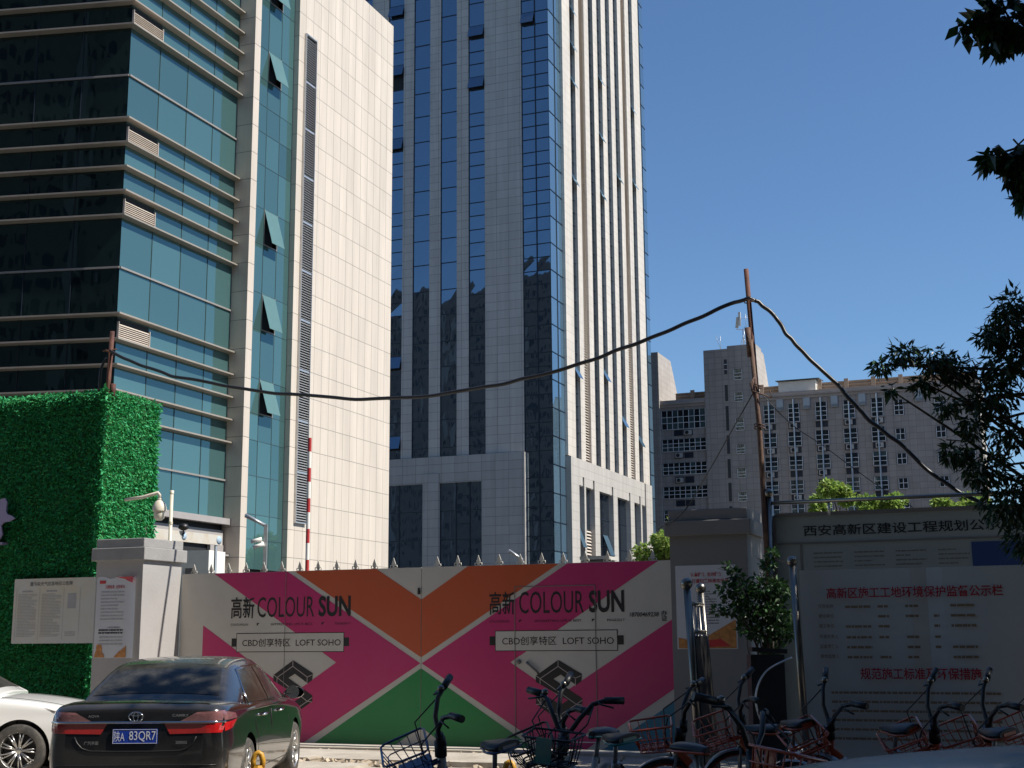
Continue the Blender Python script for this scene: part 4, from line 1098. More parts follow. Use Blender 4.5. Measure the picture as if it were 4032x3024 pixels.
# ================================================================== ground details
kb = MB()
x = -5.0
rr = random.Random(5)
def slab(lab, pts, h, m, name='kerb_slab'):
    t = MB().prism(pts, .004, h, 'z')
    return tag(t.build(name, m), lab, 'kerb', 'worn slabs lying in front of the gate')
def rowslab(x0, x1, y0, y1, h, jit=.03):
    n = max(2, int((x1 - x0) / .35)); a, b = [], []
    for k in range(n + 1):
        xx = x0 + (x1 - x0) * k / n
        a.append(tuple((gl2w(xx, y0 + rr.uniform(-jit, jit)))[:2])); b.append(tuple((gl2w(xx, y1 + rr.uniform(-jit, jit)))[:2]))
    return a + b[::-1]
slab('long worn stone sill right under the gate', rowslab(-4.4, 4.0, -.45, -.06, .035), .035, M['kerb'])
slab('long pale slab in front of the gate, behind the rubble line', rowslab(-3.2, 2.6, -2.6, -1.25, .07), .075, M['kerb'])
slab('broken slab edge lying nearest the blue bike', rowslab(-2.6, .6, -3.9, -2.85, .05), .05, M['kerb'])
rb = MB()
for k in range(420):
    u = rr.gauss(-1.3, 1.5); v = -2.72 + rr.gauss(0, .09)
    s = abs(rr.gauss(.025, .022)) + .012
    p = gl2w(u, v, .004 + s * .35)
    rb.obox(p, (s * rr.uniform(.8, 1.8), s * rr.uniform(.8, 1.6), s), (rr.uniform(-.5, .5), rr.uniform(-.5, .5), rr.uniform(0, 3)))
for k in range(260):
    u = rr.uniform(-4.2, 3.6); v = rr.uniform(-4.5, -.1); s = abs(rr.gauss(.012, .012)) + .006
    rb.obox(gl2w(u, v, .006 + s * .35), (s * 1.5, s, s), (rr.uniform(-.5, .5), 0, rr.uniform(0, 3)))
kind(rb.build('rubble', M['rubble']), 'stuff')
def lock(lab, x, y, h, rz):
    t = thing('parking_lock', lab, 'parking lock', (x, y, 0), rz, 'yellow parking locks on the ground')
    w = .115
    b = MB()
    prof = [(w * 1.35, 0), (w * 1.3, .08), (w * 1.05, h * .55), (w, h * .62), (w * .9, h * .68), (w * .5, h * .74), (w * .44, h * .78)]
    i0 = len(b.v)
    b.lathe(prof, (0, 0, 0), 'z', 8, 0, False)
    b.build('body', M['yellow'], t)
    b = MB()
    b.tube([(-w * .38, 0, h * .74), (-w * .42, 0, h * .86), (-w * .25, 0, h * .97), (0, 0, h), (w * .25, 0, h * .97), (w * .42, 0, h * .86), (w * .38, 0, h * .74)], .028, 8)
    b.build('handle', M['yellow'], t)
    b = MB()
    for sx in (-1, 1):
        b.obox((sx * .055, -w * 1.10, h * .42), (.085, .012, .09), (R(-6), 0, sx * R(12)))
    b.build('label_plate', M['ink'], t)
    return t
lock('yellow parking lock with a ring handle beside the black sedan', -2.58, 13.9, .55, R(10))
lock('shaded yellow parking lock between the blue and the green bike', -.05, 13.0, .52, R(-15))

# ================================================================== vehicles
def paint(name, col, dust, amt, metal=0.0, rough=.18):
    """car lacquer under road dust that gathers on upward faces and low on the sides"""
    m, n, l, b = nt(name)
    b.inputs['Metallic'].default_value = metal; b.inputs['Coat Weight'].default_value = 1.0; b.inputs['Coat Roughness'].default_value = .05
    tc = n.new('ShaderNodeTexCoord'); no = n.new('ShaderNodeTexNoise'); no.inputs['Scale'].default_value = 4; no.inputs['Detail'].default_value = 8; no.inputs['Roughness'].default_value = .7
    l.new(tc.outputs['Object'], no.inputs['Vector'])
    ge = n.new('ShaderNodeNewGeometry'); s1 = n.new('ShaderNodeSeparateXYZ'); l.new(ge.outputs['Normal'], s1.inputs[0])
    s2 = n.new('ShaderNodeSeparateXYZ'); l.new(tc.outputs['Object'], s2.inputs[0])
    up = n.new('ShaderNodeMapRange'); up.inputs['From Min'].default_value = .35; up.inputs['From Max'].default_value = 1; up.inputs['To Max'].default_value = .55; l.new(s1.outputs['Z'], up.inputs['Value'])
    lo = n.new('ShaderNodeMapRange'); lo.inputs['From Min'].default_value = .75; lo.inputs['From Max'].default_value = .25; lo.inputs['To Max'].default_value = .5; l.new(s2.outputs['Z'], lo.inputs['Value'])
    ad = n.new('ShaderNodeMath'); ad.operation = 'MAXIMUM'; l.new(up.outputs[0], ad.inputs[0]); l.new(lo.outputs[0], ad.inputs[1])
    mu = n.new('ShaderNodeMath'); mu.operation = 'MULTIPLY'; l.new(ad.outputs[0], mu.inputs[0]); l.new(no.outputs['Fac'], mu.inputs[1])
    m3 = n.new('ShaderNodeMath'); m3.operation = 'MULTIPLY_ADD'; m3.use_clamp = True; m3.inputs[1].default_value = 2 * amt; m3.inputs[2].default_value = .06 * amt; l.new(mu.outputs[0], m3.inputs[0])
    mx = n.new('ShaderNodeMix'); mx.data_type = 'RGBA'; mx.inputs['A'].default_value = (*col, 1); mx.inputs['B'].default_value = (*dust, 1)
    l.new(m3.outputs[0], mx.inputs['Factor']); l.new(mx.outputs['Result'], b.inputs['Base Color'])
    r = n.new('ShaderNodeMapRange'); r.inputs['To Min'].default_value = rough; r.inputs['To Max'].default_value = .7; l.new(m3.outputs[0], r.inputs['Value']); l.new(r.outputs[0], b.inputs['Roughness'])
    c = n.new('ShaderNodeMath'); c.operation = 'SUBTRACT'; c.inputs[0].default_value = 1; c.use_clamp = True; l.new(m3.outputs[0], c.inputs[1]); l.new(c.outputs[0], b.inputs['Coat Weight'])
    return m
M['car_black'] = paint('black_car_paint', (.006, .006, .007), (.22, .20, .165), .30)
M['car_white'] = paint('white_car_paint', (.82, .81, .78), (.55, .51, .45), .10)
M['car_silver'] = paint('silver_car_paint', (.30, .33, .36), (.35, .33, .30), .3, .6, .25)
M['car_glass'] = mat('car_glass', (.022, .022, .02), .14, var=.1, scale=3, stain=(.10, .095, .08), stain_amt=.6, stain_scale=3.5, coat=0, spec=.3)
M['trim'] = mat('chrome_trim', (.70, .70, .70), .12, 1.0, var=.05)
M['blk_trim'] = mat('black_plastic_trim', (.015, .015, .015), .45, var=.1)
M['lamp_red'] = mat('red_lamp_lens', (.45, .012, .012), .12, var=.25, scale=25, coat=1.0)
M['lamp_head'] = mat('headlight_lens', (.22, .21, .20), .1, .4, var=.4, scale=20, coat=1.0)
M['lamp_clear'] = mat('clear_lamp_lens', (.26, .12, .12), .12, .3, var=.3, scale=20, coat=1.0)
M['plate_blue'] = mat('blue_number_plate', (.012, .05, .36), .35, var=.08)
M['rim'] = mat('alloy_rim', (.55, .54, .52), .28, .85, var=.15, scale=12, stain=(.3, .27, .22), stain_amt=.3, stain_scale=6)
def catmull(P, sub):
    P = np.array(P, float); out = []
    for i in range(len(P) - 1):
        a, b, c, d = P[max(0, i - 1)], P[i], P[i + 1], P[min(len(P) - 1, i + 2)]
        for k in range(sub):
            s = k / sub
            out.append(.5 * ((2 * b) + (c - a) * s + (2 * a - 5 * b + 4 * c - d) * s * s + (3 * b - a - 3 * c + d) * s ** 3))
    out.append(P[-1])
    return np.array(out)
def loft(stations, half, sub_s, sub_t):
    """closed body skin through mirrored half sections"""
    rows = catmull([[c for p in half(*st) for c in (p[0], st[0], p[1])] for st in stations], sub_s)
    rings = []
    for r in rows:
        h = catmull(r.reshape(-1, 3), sub_t)
        h[0, 0] = 0; h[-1, 0] = 0
        h[:, 0] = np.maximum(h[:, 0], 0)
        mir = h[1:-1][::-1] * np.array([-1, 1, 1])
        rings.append(np.vstack([h, mir]))
    n = len(rings[0])
    mb = MB()
    mb.v = [tuple(p) for r in rings for p in r]
    for i in range(len(rings) - 1):
        for k in range(n):
            k2 = (k + 1) % n
            mb.f.append((i * n + k, i * n + k2, (i + 1) * n + k2, (i + 1) * n + k)); mb.m.append(0); mb.s.append(True)
    mb.f.append(tuple(range(n))[::-1]); mb.m.append(0); mb.s.append(True)
    e = (len(rings) - 1) * n
    mb.f.append(tuple(e + k for k in range(n))); mb.m.append(0); mb.s.append(True)
    return mb
def body_half(y, w, zsh, zte, ztc, zb, wd):
    return [(0, zb), (w * .80, zb), (w * .955, zb + .10), (w, .55), (w * .99, .74), (w * .965, zsh), (wd, zte), (wd * .5, (zte + ztc) / 2 + .006), (0, ztc)]
BODY = [(0.0, .70, .90, .955, .975, .36, .62), (.025, .80, .925, 1.00, 1.02, .30, .68), (.09, .865, .95, 1.035, 1.055, .25, .72), (.22, .897, .965, 1.05, 1.075, .22, .75), (.55, .91, .97, 1.055, 1.085, .19, .77), (1.1, .915, .968, 1.01, 1.05, .18, .80),
        (2.0, .915, .955, .99, 1.0, .17, .82), (3.0, .912, .945, .985, 1.0, .17, .80), (3.6, .905, .92, .965, 1.0, .18, .77), (4.1, .892, .87, .91, .95, .19, .72), (4.5, .86, .79, .83, .875, .20, .66), (4.70, .80, .69, .745, .785, .22, .60), (4.80, .70, .60, .65, .68, .26, .5)]
def gh_half(y, zt, wb, wt):
    zb = .93
    return [(0, zb), (wb, zb), (wb * .985 + .0, zb + .10 * (zt - zb) + .02), (wb * .45 + wt * .55 + .012, zb + .55 * (zt - zb)), (wt, zb + .90 * (zt - zb)), (wt - .085, zt - .012), (wt * .45, zt + .006), (0, zt + .012)]
GH = [(.52, 1.035, .74, .70), (.70, 1.14, .79, .70), (.95, 1.27, .835, .67), (1.22, 1.385, .855, .64), (1.5, 1.445, .865, .625), (1.9, 1.475, .872, .62), (2.3, 1.478, .872, .62), (2.6, 1.45, .868, .62), (2.85, 1.385, .862, .63), (3.08, 1.27, .85, .66), (3.32, 1.13, .83, .70), (3.52, 1.02, .80, .72)]
WH_Y = (1.06, 3.835)
def wheel_mesh(spokes, side):
    """tyre and rim as two meshes, axle along x, outer face towards side"""
    t = MB()
    r = .33
    t.lathe([(.215, -.10), (.30, -.108), (r - .012, -.09), (r, -.06), (r, .06), (r - .012, .09), (.30, .108), (.225, .10)], (0, 0, 0), 'x', 36)
    rim = MB()
    o = side * .09
    rim.lathe([(.226, side * .102), (.215, side * .088), (.205, side * .03), (.20, -side * .06)], (0, 0, 0), 'x', 36)
    rim.lathe([(.001, side * .075), (.045, side * .078), (.055, side * .05)], (0, 0, 0), 'x', 18)
    for k in range(spokes):
        for dd in (-.055, .055):
            a = 2 * math.pi * k / spokes + dd
            c, s_ = math.cos(a), math.sin(a)
            a2 = 2 * math.pi * k / spokes + dd * 1.9
            c2, s2 = math.cos(a2), math.sin(a2)
            p = [(side * .07, .04 * c, .04 * s_), (side * .085, .21 * c2, .21 * s2)]
            rim.tube(p, [.013, .010], 5)
    rim.lathe([(.001, side * .0), (.19, side * .0)], (0, 0, 0), 'x', 30, 1)
    return t, rim
class Hug:
    """places trim on the car skin by casting rays at it"""
    def __init__(s, meshes):
        vs, fs = [], []
        for me in meshes:
            i = len(vs); vs += [v.co.copy() for v in me.vertices]; fs += [tuple(i + k for k in p.vertices) for p in me.polygons]
        s.t = BVHTree.FromPolygons(vs, fs)
    def rear(s, x, z, off=.004):
        h = s.t.ray_cast(Vector((x, -1, z)), Vector((0, 1, 0)))[0]
        return Vector((x, (h.y if h else .3) - off, z))
    def front(s, x, z, off=.004):
        h = s.t.ray_cast(Vector((x, 7, z)), Vector((0, -1, 0)))[0]
        return Vector((x, (h.y if h else 4.5) + off, z))
    def side(s, sg, y, z, off=.004):
        h = s.t.ray_cast(Vector((sg * 2, y, z)), Vector((-sg, 0, 0)))[0]
        return Vector(((h.x if h else sg * .8) + sg * off, y, z))
    def top(s, x, y, off=.004):
        h = s.t.ray_cast(Vector((x, y, 3)), Vector((0, 0, -1)))[0]
        return Vector((x, y, (h.z if h else 1) + off))
    def patch(s, mb, fn, q, nu, nv, m=0, back=None):
        """bilinear patch with corners q[0..3] in the two ray coordinates"""
        g = []
        for j in range(nv + 1):
            row = []
            for i in range(nu + 1):
                a, b = i / nu, j / nv
                p = [(q[0][k] * (1 - a) + q[1][k] * a) * (1 - b) + (q[3][k] * (1 - a) + q[2][k] * a) * b for k in (0, 1)]
                row.append(fn(*p))
            g.append(row)
        for j in range(nv):
            for i in range(nu):
                mb.face([g[j][i], g[j][i + 1], g[j + 1][i + 1], g[j + 1][i]], m, True)
        return g
def temp_eval(ob):
    dg = bpy.context.evaluated_depsgraph_get()
    return bpy.data.meshes.new_from_object(ob.evaluated_get(dg))
def sedan(label, loc, rz, pm, spokes, rear_detail, front_detail, group=None):
    t = thing('parked_car', label, 'car', loc, rz, group)
    b = loft(BODY, body_half, 6, 4).build('body', [M[pm], M['blk_trim']])
    cut = MB()
    for y in WH_Y:
        for sg in (-1, 1):
            cut.lathe([(.001, sg * .55), (.375, sg * .55), (.375, sg * 1.2), (.001, sg * 1.2)], (0, y, .335), 'x', 40, 0)
    cu = cut.build('cutter', M['blk_trim'])
    md = b.modifiers.new('b', 'BOOLEAN'); md.object = cu; md.operation = 'DIFFERENCE'; md.solver = 'EXACT'
    bpy.context.view_layer.update()
    me = temp_eval(b)
    old = b.data; b.modifiers.clear(); b.data = me; bpy.data.meshes.remove(old); bpy.data.objects.remove(cu)
    b.parent = t; b.name = 'body'
    g = loft(GH, gh_half, 5, 4).build('cabin', M[pm], t)
    hg = Hug([b.data, g.data])
    # glass
    w = MB(); hg.patch(w, lambda x, y: hg.top(x, y, .005), [(-.655, .66), (.655, .66), (.535, 1.30), (-.535, 1.30)], 14, 8)
    w.build('rear_window', M['car_glass'], t)
    w = MB(); hg.patch(w, lambda x, y: hg.top(x, y, .005), [(-.56, 2.78), (.56, 2.78), (.66, 3.42), (-.66, 3.42)], 12, 8)
    w.build('windscreen', M['car_glass'], t)
    for sg in (-1, 1):
        sd = lambda y, z: hg.side(sg, y, z, .005)
        w = MB(); hg.patch(w, sd, [(1.13, 1.01), (2.16, 1.005), (2.12, 1.375), (1.42, 1.345)], 10, 5); w.build('side_window', M['car_glass'], t)
        w = MB(); hg.patch(w, sd, [(2.23, 1.005), (3.20, .995), (2.74, 1.335), (2.19, 1.375)], 10, 5); w.build('side_window', M['car_glass'], t)
        c = MB()
        c.tube([hg.side(sg, y, .995, .004) for y in [1.1 + .112 * k for k in range(20)]], .009, 5)
        c.tube([hg.side(sg, *p, .006) for p in ((1.1, 1.0), (1.25, 1.15), (1.41, 1.355), (1.7, 1.385), (2.2, 1.39), (2.5, 1.38), (2.76, 1.34), (2.98, 1.19), (3.23, 1.0))], .009, 5)
        c.build('window_trim', M['trim'], t)
        for y in (1.75, 2.72):
            h = MB(); h.tube([hg.side(sg, y - .09, .86, .0), hg.side(sg, y - .07, .865, .04), hg.side(sg, y + .07, .87, .04), hg.side(sg, y + .09, .87, .0)], .014, 8)
            h.build('door_handle', M['trim'], t)
        s_ = MB()
        for pl in ([(2.2, .97), (2.24, .7), (2.24, .30)], [(1.36, .97), (1.36, .80), (1.48, .62), (1.50, .42)], [(3.32, .95), (3.36, .7), (3.36, .30)]):
            s_.tube([hg.side(sg, *p, .0005) for p in pl], .0045, 4)
        s_.tube([hg.side(sg, 1.5 + .09 * k, .30, .0005) for k in range(21)], .0045, 4)
        s_.build('door_seam', M['blk_trim'], t)
        mr_ = MB(); c0 = Vector((sg * .90, 3.02, 1.03))
        mr_.lathe([(.001, -.085), (.06, -.075), (.085, -.03), (.09, .0), (.085, .02)], c0 + Vector((sg * .09, .0, .02)), 'y', 16)
        mr_.tube([c0, c0 + Vector((sg * .06, 0, -.0))], .03, 8)
        for v_ in range(len(mr_.v)):
            p = Vector(mr_.v[v_]) - c0; mr_.v[v_] = tuple(c0 + Vector((p.x * 1.35, -p.y * 1.1, p.z * .8)))
        mo = mr_.build('mirror', M[pm], t)
        MB().lathe([(.001, 0), (.078, 0)], c0 + Vector((sg * .105, -.03, .02)), 'y', 16).build('mirror_glass', M['trim'], mo)
        for y in WH_Y:
            ty, rm = wheel_mesh(spokes, sg)
            wh = thing_part = ty.build('wheel', M['rubber'], t, (sg * .80, y, .33))
            rm.build('rim', [M['rim'], M['blk_trim']], wh)
    if rear_detail:
        rz_ = lambda x, z: hg.rear(x, z, .005)
        for sg in (-1, 1):
            l = MB()
            hg.patch(l, rz_, [(sg * .84, .775), (sg * .34, .765), (sg * .28, .866), (sg * .865, .866)], 14, 4, 0)
            hg.patch(l, rz_, [(sg * .865, .888), (sg * .44, .888), (sg * .60, .972), (sg * .865, .985)], 12, 4, 1)
            sd = lambda y, z: hg.side(sg, y, z, .005)
            hg.patch(l, sd, [(.09, .785), (.28, .81), (.46, .885), (.09, .868)], 6, 3, 0)
            hg.patch(l, sd, [(.09, .89), (.47, .895), (.42, .945), (.09, .978)], 6, 3, 1)
            l.build('tail_light', [M['lamp_red'], M['lamp_clear']], t)
        c = MB()
        c.tube([hg.rear(-.86 + .086 * k, .876, .006) for k in range(21)], .0125, 6)
        c.build('chrome_strip', M['trim'], t)
        s_ = MB()
        s_.tube([hg.rear(x, z, .001) for x, z in ((-.60, .74), (-.57, .68), (-.52, .63), (-.44, .605), (-.2, .60), (0, .60), (.2, .60), (.44, .605), (.52, .63), (.57, .68), (.60, .74))], .008, 5)
        s_.tube([hg.rear(-.8 + .08 * k, .47, .001) for k in range(21)], .006, 5)
        s_.build('boot_seam', M['blk_trim'], t)
        # number plate, emblem, badges
        p = MB(); y0 = hg.rear(0, .745).y - .012
        p.box(-.22, y0, .675, .22, y0 + .01, .815, 0)
        pl = p.build('number_plate', M['plate_blue'], t)
        f = MB()
        for bx in ((-.217, .678, .217, .682), (-.217, .808, .217, .812), (-.217, .682, -.213, .808), (.213, .682, .217, .808)): f.box(bx[0], y0 - .002, bx[1], bx[2], y0 - .0005, bx[3])
        f.build('plate_border', M['w_frame'], pl)
        letter('陕A', -.205, -.10, .695, .795, y0 - .003, M['w_frame'], pl, .0)
        letter('83QR7', -.055, .205, .695, .795, y0 - .003, M['w_frame'], pl, .0)
        e = MB(); ye = hg.rear(0, .925).y - .008
        el = lambda a, b, cz, n=28: [(a * math.cos(2 * math.pi * k / n), ye, cz + b * math.sin(2 * math.pi * k / n)) for k in range(n)]
        e.tube(el(.068, .046, .93), .0065, 6, close=True); e.tube(el(.024, .044, .93), .005, 6, close=True); e.tube(el(.052, .017, .957), .005, 6, close=True)
        e.build('emblem', M['trim'], t)
        yb = lambda x, z: hg.rear(x, z).y - .006
        letter('AQVA', -.47, -.36, .922, .95, yb(-.42, .93), M['trim'], t, .01)
        letter('CAMRY', .36, .52, .93, .955, yb(.5, .94), M['trim'], t, .01)
        letter('广汽丰田', -.50, -.36, .665, .70, yb(-.43, .68), M['trim'], t, .01)
        letter('200G', .40, .51, .672, .70, yb(.46, .68), M['trim'], t, .01)
        lp_ = MB(); hg.patch(lp_, lambda x, y: hg.top(x, y, .012), [(-.70, .10), (.70, .10), (.70, .16), (-.70, .16)], 10, 1); lp_.build('boot_lip', M[pm], t)
    if front_detail:
        for sg in (-1, 1):
            l = MB(); sd = lambda y, z: hg.side(sg, y, z, .005)
            hg.patch(l, sd, [(4.28, .775), (4.68, .60), (4.70, .655), (4.12, .85)], 8, 3, 0)
            hg.patch(l, lambda x, z: hg.front(x, z, .005), [(sg * .80, .60), (sg * .45, .56), (sg * .50, .63), (sg * .80, .66)], 6, 3, 0)
            l.build('headlight', M['lamp_head'], t)
        s_ = MB()
        for sg in (-1, 1): s_.tube([hg.top(sg * .70, 3.55 + .1 * k, .0005) for k in range(10)], .0045, 4)
        s_.build('bonnet_seam', M['blk_trim'], t)
    return t
sedan('dusty black sedan seen from behind, wearing a blue number plate', (-3.715, 13.50, 0), R(-.9), 'car_black', 7, True, True)
sedan('white sedan nosing in behind the black sedan, only its front wing showing', (-10.1, 17.7, 0), R(-90 + 6), 'car_white', 9, False, True)
sv = sedan('silver car closest to the camera, only its roof edge showing below the orange bikes', (-.86, 2.2, 0), R(-90 + 3), 'car_silver', 7, False, True)
sv.scale = (1, 1, .976)

# ================================================================== shared bicycles
def bike_paint(name, col): return mat(name, col, .35, var=.12, scale=6, coat=.5, stain=(.2, .17, .13), stain_amt=.3, stain_scale=7)
M['b_orange'] = bike_paint('orange_bike_paint', (.50, .07, .015))
M['b_white'] = bike_paint('white_bike_paint', (.50, .50, .48))
M['b_blue'] = bike_paint('blue_bike_paint', (.008, .05, .16))
M['b_teal'] = bike_paint('teal_bike_paint', (.01, .22, .20))
M['b_grey'] = bike_paint('grey_bike_metal', (.20, .20, .20))
M['b_black'] = mat('black_bike_part', (.016, .016, .018), .45, var=.2, scale=15)
M['b_yellow'] = bike_paint('yellow_bike_edge', (.50, .26, .02))
def bicycle(label, loc, rz, style, group, steer=0.0, lean=0.0):
    """shared city bike, forward along +y, origin on the ground below the bottom bracket"""
    t = thing('shared_bicycle', label, 'bicycle', loc, rz, group)
    t.rotation_euler = (0, lean, rz); t.scale = (1.06, 1.06, 1.06)
    fr = {'orange': M['b_orange'], 'blue': M['b_white'], 'green': M['b_white']}[style]
    bk_ = {'orange': M['b_orange'], 'blue': M['b_blue'], 'green': M['b_black']}[style]
    edge = {'orange': M['b_orange'], 'blue': M['b_blue'], 'green': M['b_teal'], }[style]
    f = MB()
    f.tube([(0, .375, .84), (0, .40, .68), (0, .30, .58), (0, .10, .38), (0, 0, .29)], [.030, .034, .036, .036, .036], 12)
    f.tube([(0, -.06, .29), (0, -.16, .60), (0, -.19, .70)], .024, 10)
    f.tube([(0, 0, .29), (0, -.2, .29)], .03, 8)
    for s in (-.055, .055):
        f.tube([(s * .6, -.05, .29), (s, -.48, .31)], .014, 8); f.tube([(s * .3, -.15, .56), (s, -.48, .31)], .012, 8)
    f.build('frame', fr, t)
    d = MB(); d.tube([(0, .31, .595), (0, .20, .485)], .0375, 12); d.build('frame_decal', M['b_white'] if style == 'orange' else edge, t)
    f = MB()
    f.tube([(0, .355, .90), (0, .38, .80), (0, .405, .68)], .030, 10)
    f.tube([(0, .375, .87), (0, .395, .76)], .044, 12)
    f.build('head_sleeve', M['b_black'], t)
    st = Matrix.Rotation(steer, 4, Vector((0, -.32, .947)).normalized()); piv = Vector((0, .40, .68))
    def S(p): return piv + st @ (Vector(p) - piv)
    f = MB()
    f.tube([S((0, .40, .70)), S((0, .43, .64))], .028, 8)
    for s in (-.055, .055): f.tube([S((s * .4, .425, .65)), S((s, .45, .58)), S((s, .52, .32))], .014, 8)
    f.build('fork', M['b_grey'], t)
    def wheel(name, c, rot):
        w = MB(); r = .30
        w.tube([Vector(c) + rot @ Vector((0, r * math.cos(2 * math.pi * k / 32), r * math.sin(2 * math.pi * k / 32))) for k in range(32)], .022, 8, 0, close=True)
        o = w.build(name, M['rubber'], t)
        w = MB()
        w.tube([Vector(c) + rot @ Vector((0, (r - .03) * math.cos(2 * math.pi * k / 32), (r - .03) * math.sin(2 * math.pi * k / 32))) for k in range(32)], .011, 6, 0, close=True)
        for k in range(14):
            a = 2 * math.pi * k / 14
            w.tube([Vector(c) + rot @ Vector((.025 * (-1) ** k, .02 * math.cos(a), .02 * math.sin(a))), Vector(c) + rot @ Vector((0, (r - .03) * math.cos(a), (r - .03) * math.sin(a)))], .0022, 4)
        w.tube([Vector(c) + rot @ Vector((-.05, 0, 0)), Vector(c) + rot @ Vector((.05, 0, 0))], .025, 8)
        w.build('rim', M['b_orange'] if style == 'orange' else M['b_grey'], o)
    I = Matrix.Identity(3)
    wheel('rear_wheel', (0, -.48, .322), I)
    wheel('front_wheel', S((0, .52, .322)), st.to_3x3())
    for (c, a0, a1, rot) in (((0, -.48, .322), 10, 165, I), (S((0, .52, .322)), 20, 150, st.to_3x3())):
        pr = []
        for k in range(13):
            a = R(a0 + (a1 - a0) * k / 12)
            for r_, wd in ((.335, .035),):
                p = Vector((0, r_ * math.cos(a), r_ * math.sin(a)))
                pr.append([Vector(c) + rot @ (p + Vector((s * wd, 0, -.012 * abs(s)))) for s in (-1, -.4, .4, 1)])
        f = MB()
        for q in range(12):
            for j in range(3): f.face([pr[q][j], pr[q][j + 1], pr[q + 1][j + 1], pr[q + 1][j]], 0, True)
        f.build('mudguard', M['b_black'] if style != 'orange' else M['b_grey'], t)
    # handlebar
    h = MB()
    h.tube([S(p) for p in ((-.30, .20, 1.155), (-.24, .23, 1.15), (-.17, .29, 1.12), (-.10, .345, 1.02), (-.045, .355, .93), (0, .355, .915), (.045, .355, .93), (.10, .345, 1.02), (.17, .29, 1.12), (.24, .23, 1.15), (.30, .20, 1.155))], .0175, 10)
    h.tube([S((0, .36, .84)), S((0, .352, .935))], .032, 10)
    o = h.build('handlebar', M['b_black'], t)
    for s in (-1, 1): MB().tube([S((s * .235, .232, 1.151)), S((s * .36, .165, 1.16))], [.025, .027], 10).build('grip', M['b_black'], o)
    g = MB()
    for s in (-1, 1): g.tube([S((s * .20, .26, 1.14)), S((s * .22, .31, 1.13)), S((s * .32, .27, 1.11))], .007, 6)
    g.tube([S((.18, .29, 1.12)), S((.2, .50, .98)), S((.06, .50, .78)), S((.05, .45, .60))], .006, 5); g.tube([S((-.18, .29, 1.12)), S((-.2, .48, 1.0)), S((-.03, .52, .8)), S((.0, .40, .62))], .006, 5)
    g.build('brake_lever', M['b_black'], o)
    MB().ball(S((.205, .25, 1.165)), .026, 12).build('bell', M['chrome'], o)
    # basket
    b = MB()
    top = [(-.19, .45, .93), (.19, .45, .93), (.17, .78, .90), (-.17, .78, .90)]
    mid = [(-.175, .455, .84), (.175, .455, .84), (.155, .75, .82), (-.155, .75, .82)]
    bot = [(-.15, .46, .73), (.15, .46, .73), (.13, .70, .72), (-.13, .70, .72)]
    for ring, r_ in ((top, .009), (mid, .005), (bot, .007)):
        b.tube([S(p) for i in range(4) for p in (Vector(ring[i]).lerp(Vector(ring[(i + 1) % 4]), .08), Vector(ring[i]).lerp(Vector(ring[(i + 1) % 4]), .92))], r_, 6, 0, close=True)
    for i in range(4):
        for k in range(1, 5):
            s = k / 5
            b.tube([S(Vector(r_[i]).lerp(Vector(r_[(i + 1) % 4]), s)) for r_ in (top, mid, bot)], .0042, 5)
    for k in range(1, 5): b.tube([S(Vector(bot[0]).lerp(Vector(bot[1]), k / 5)), S(Vector(bot[3]).lerp(Vector(bot[2]), k / 5))], .0042, 5)
    for k in range(1, 4): b.tube([S(Vector(bot[0]).lerp(Vector(bot[3]), k / 4)), S(Vector(bot[1]).lerp(Vector(bot[2]), k / 4))], .0042, 5)
    b.tube([S((-.02, .40, .74)), S((-.02, .70, .715))], .012, 6); b.tube([S((.02, .40, .74)), S((.02, .70, .715))], .012, 6)
    bo = b.build('basket', bk_, t)
    p = MB()
    if style == 'orange':
        for x in (-.11, .02): p.face([S((x, .452, .75)), S((x + .10, .452, .75)), S((x + .105, .449, .92)), S((x, .449, .92))])
        p.build('basket_panel', M['b_orange'], bo)
    elif style == 'green':
        p.box(-.055, .79, .74, .055, .80, .91); p.v = [tuple(S(v)) for v in p.v]; p.build('basket_panel', M['b_teal'], bo)
    else:
        p.face([S((-.15, .46, .742)), S((.15, .46, .742)), S((.13, .70, .732)), S((-.13, .70, .732))]); p.build('basket_panel', M['b_blue'], bo)
    # saddle
    s_ = MB()
    prof = [(-.14, .098, 0), (-.12, .115, .0), (-.06, .118, .0), (0, .10, -.002), (.06, .06, -.008), (.12, .035, -.014), (.15, .02, -.02)]
    rings = []
    for y, w_, dz in prof:
        rings.append([Vector((w_ * math.cos(a) * (1 if True else 1), -.25 + y, .875 + dz + .035 * max(-.55, math.sin(a)))) for a in [2 * math.pi * k / 14 for k in range(14)]])
    i0 = len(s_.v)
    for r_ in rings: s_.v += [tuple(p) for p in r_]
    for i in range(len(rings) - 1):
        for k in range(14): s_.f.append((i0 + i * 14 + k, i0 + i * 14 + (k + 1) % 14, i0 + (i + 1) * 14 + (k + 1) % 14, i0 + (i + 1) * 14 + k)); s_.m.append(0); s_.s.append(True)
    s_.f.append(tuple(i0 + k for k in range(14))[::-1]); s_.m.append(0); s_.s.append(False)
    s_.f.append(tuple(i0 + (len(rings) - 1) * 14 + k for k in range(14))); s_.m.append(0); s_.s.append(False)
    sa = s_.build('saddle', M['b_black'], t)
    e = MB()
    el = [(-.125, -.12 - .25), (-.12, -.06 - .25), (-.103, 0 - .25), (-.063, .06 - .25), (-.03, .13 - .25), (0, .155 - .25), (.03, .13 - .25), (.063, .06 - .25), (.103, 0 - .25), (.12, -.06 - .25), (.125, -.12 - .25), (.05, -.147 - .25), (-.05, -.147 - .25)]
    e.tube([(x, y, .852) for x, y in el], .009, 6, close=True)
    e.build('saddle_edge', edge, sa)
    MB().box(-.06, -.395, .862, .06, -.39, .885).build('saddle_label', edge, sa)
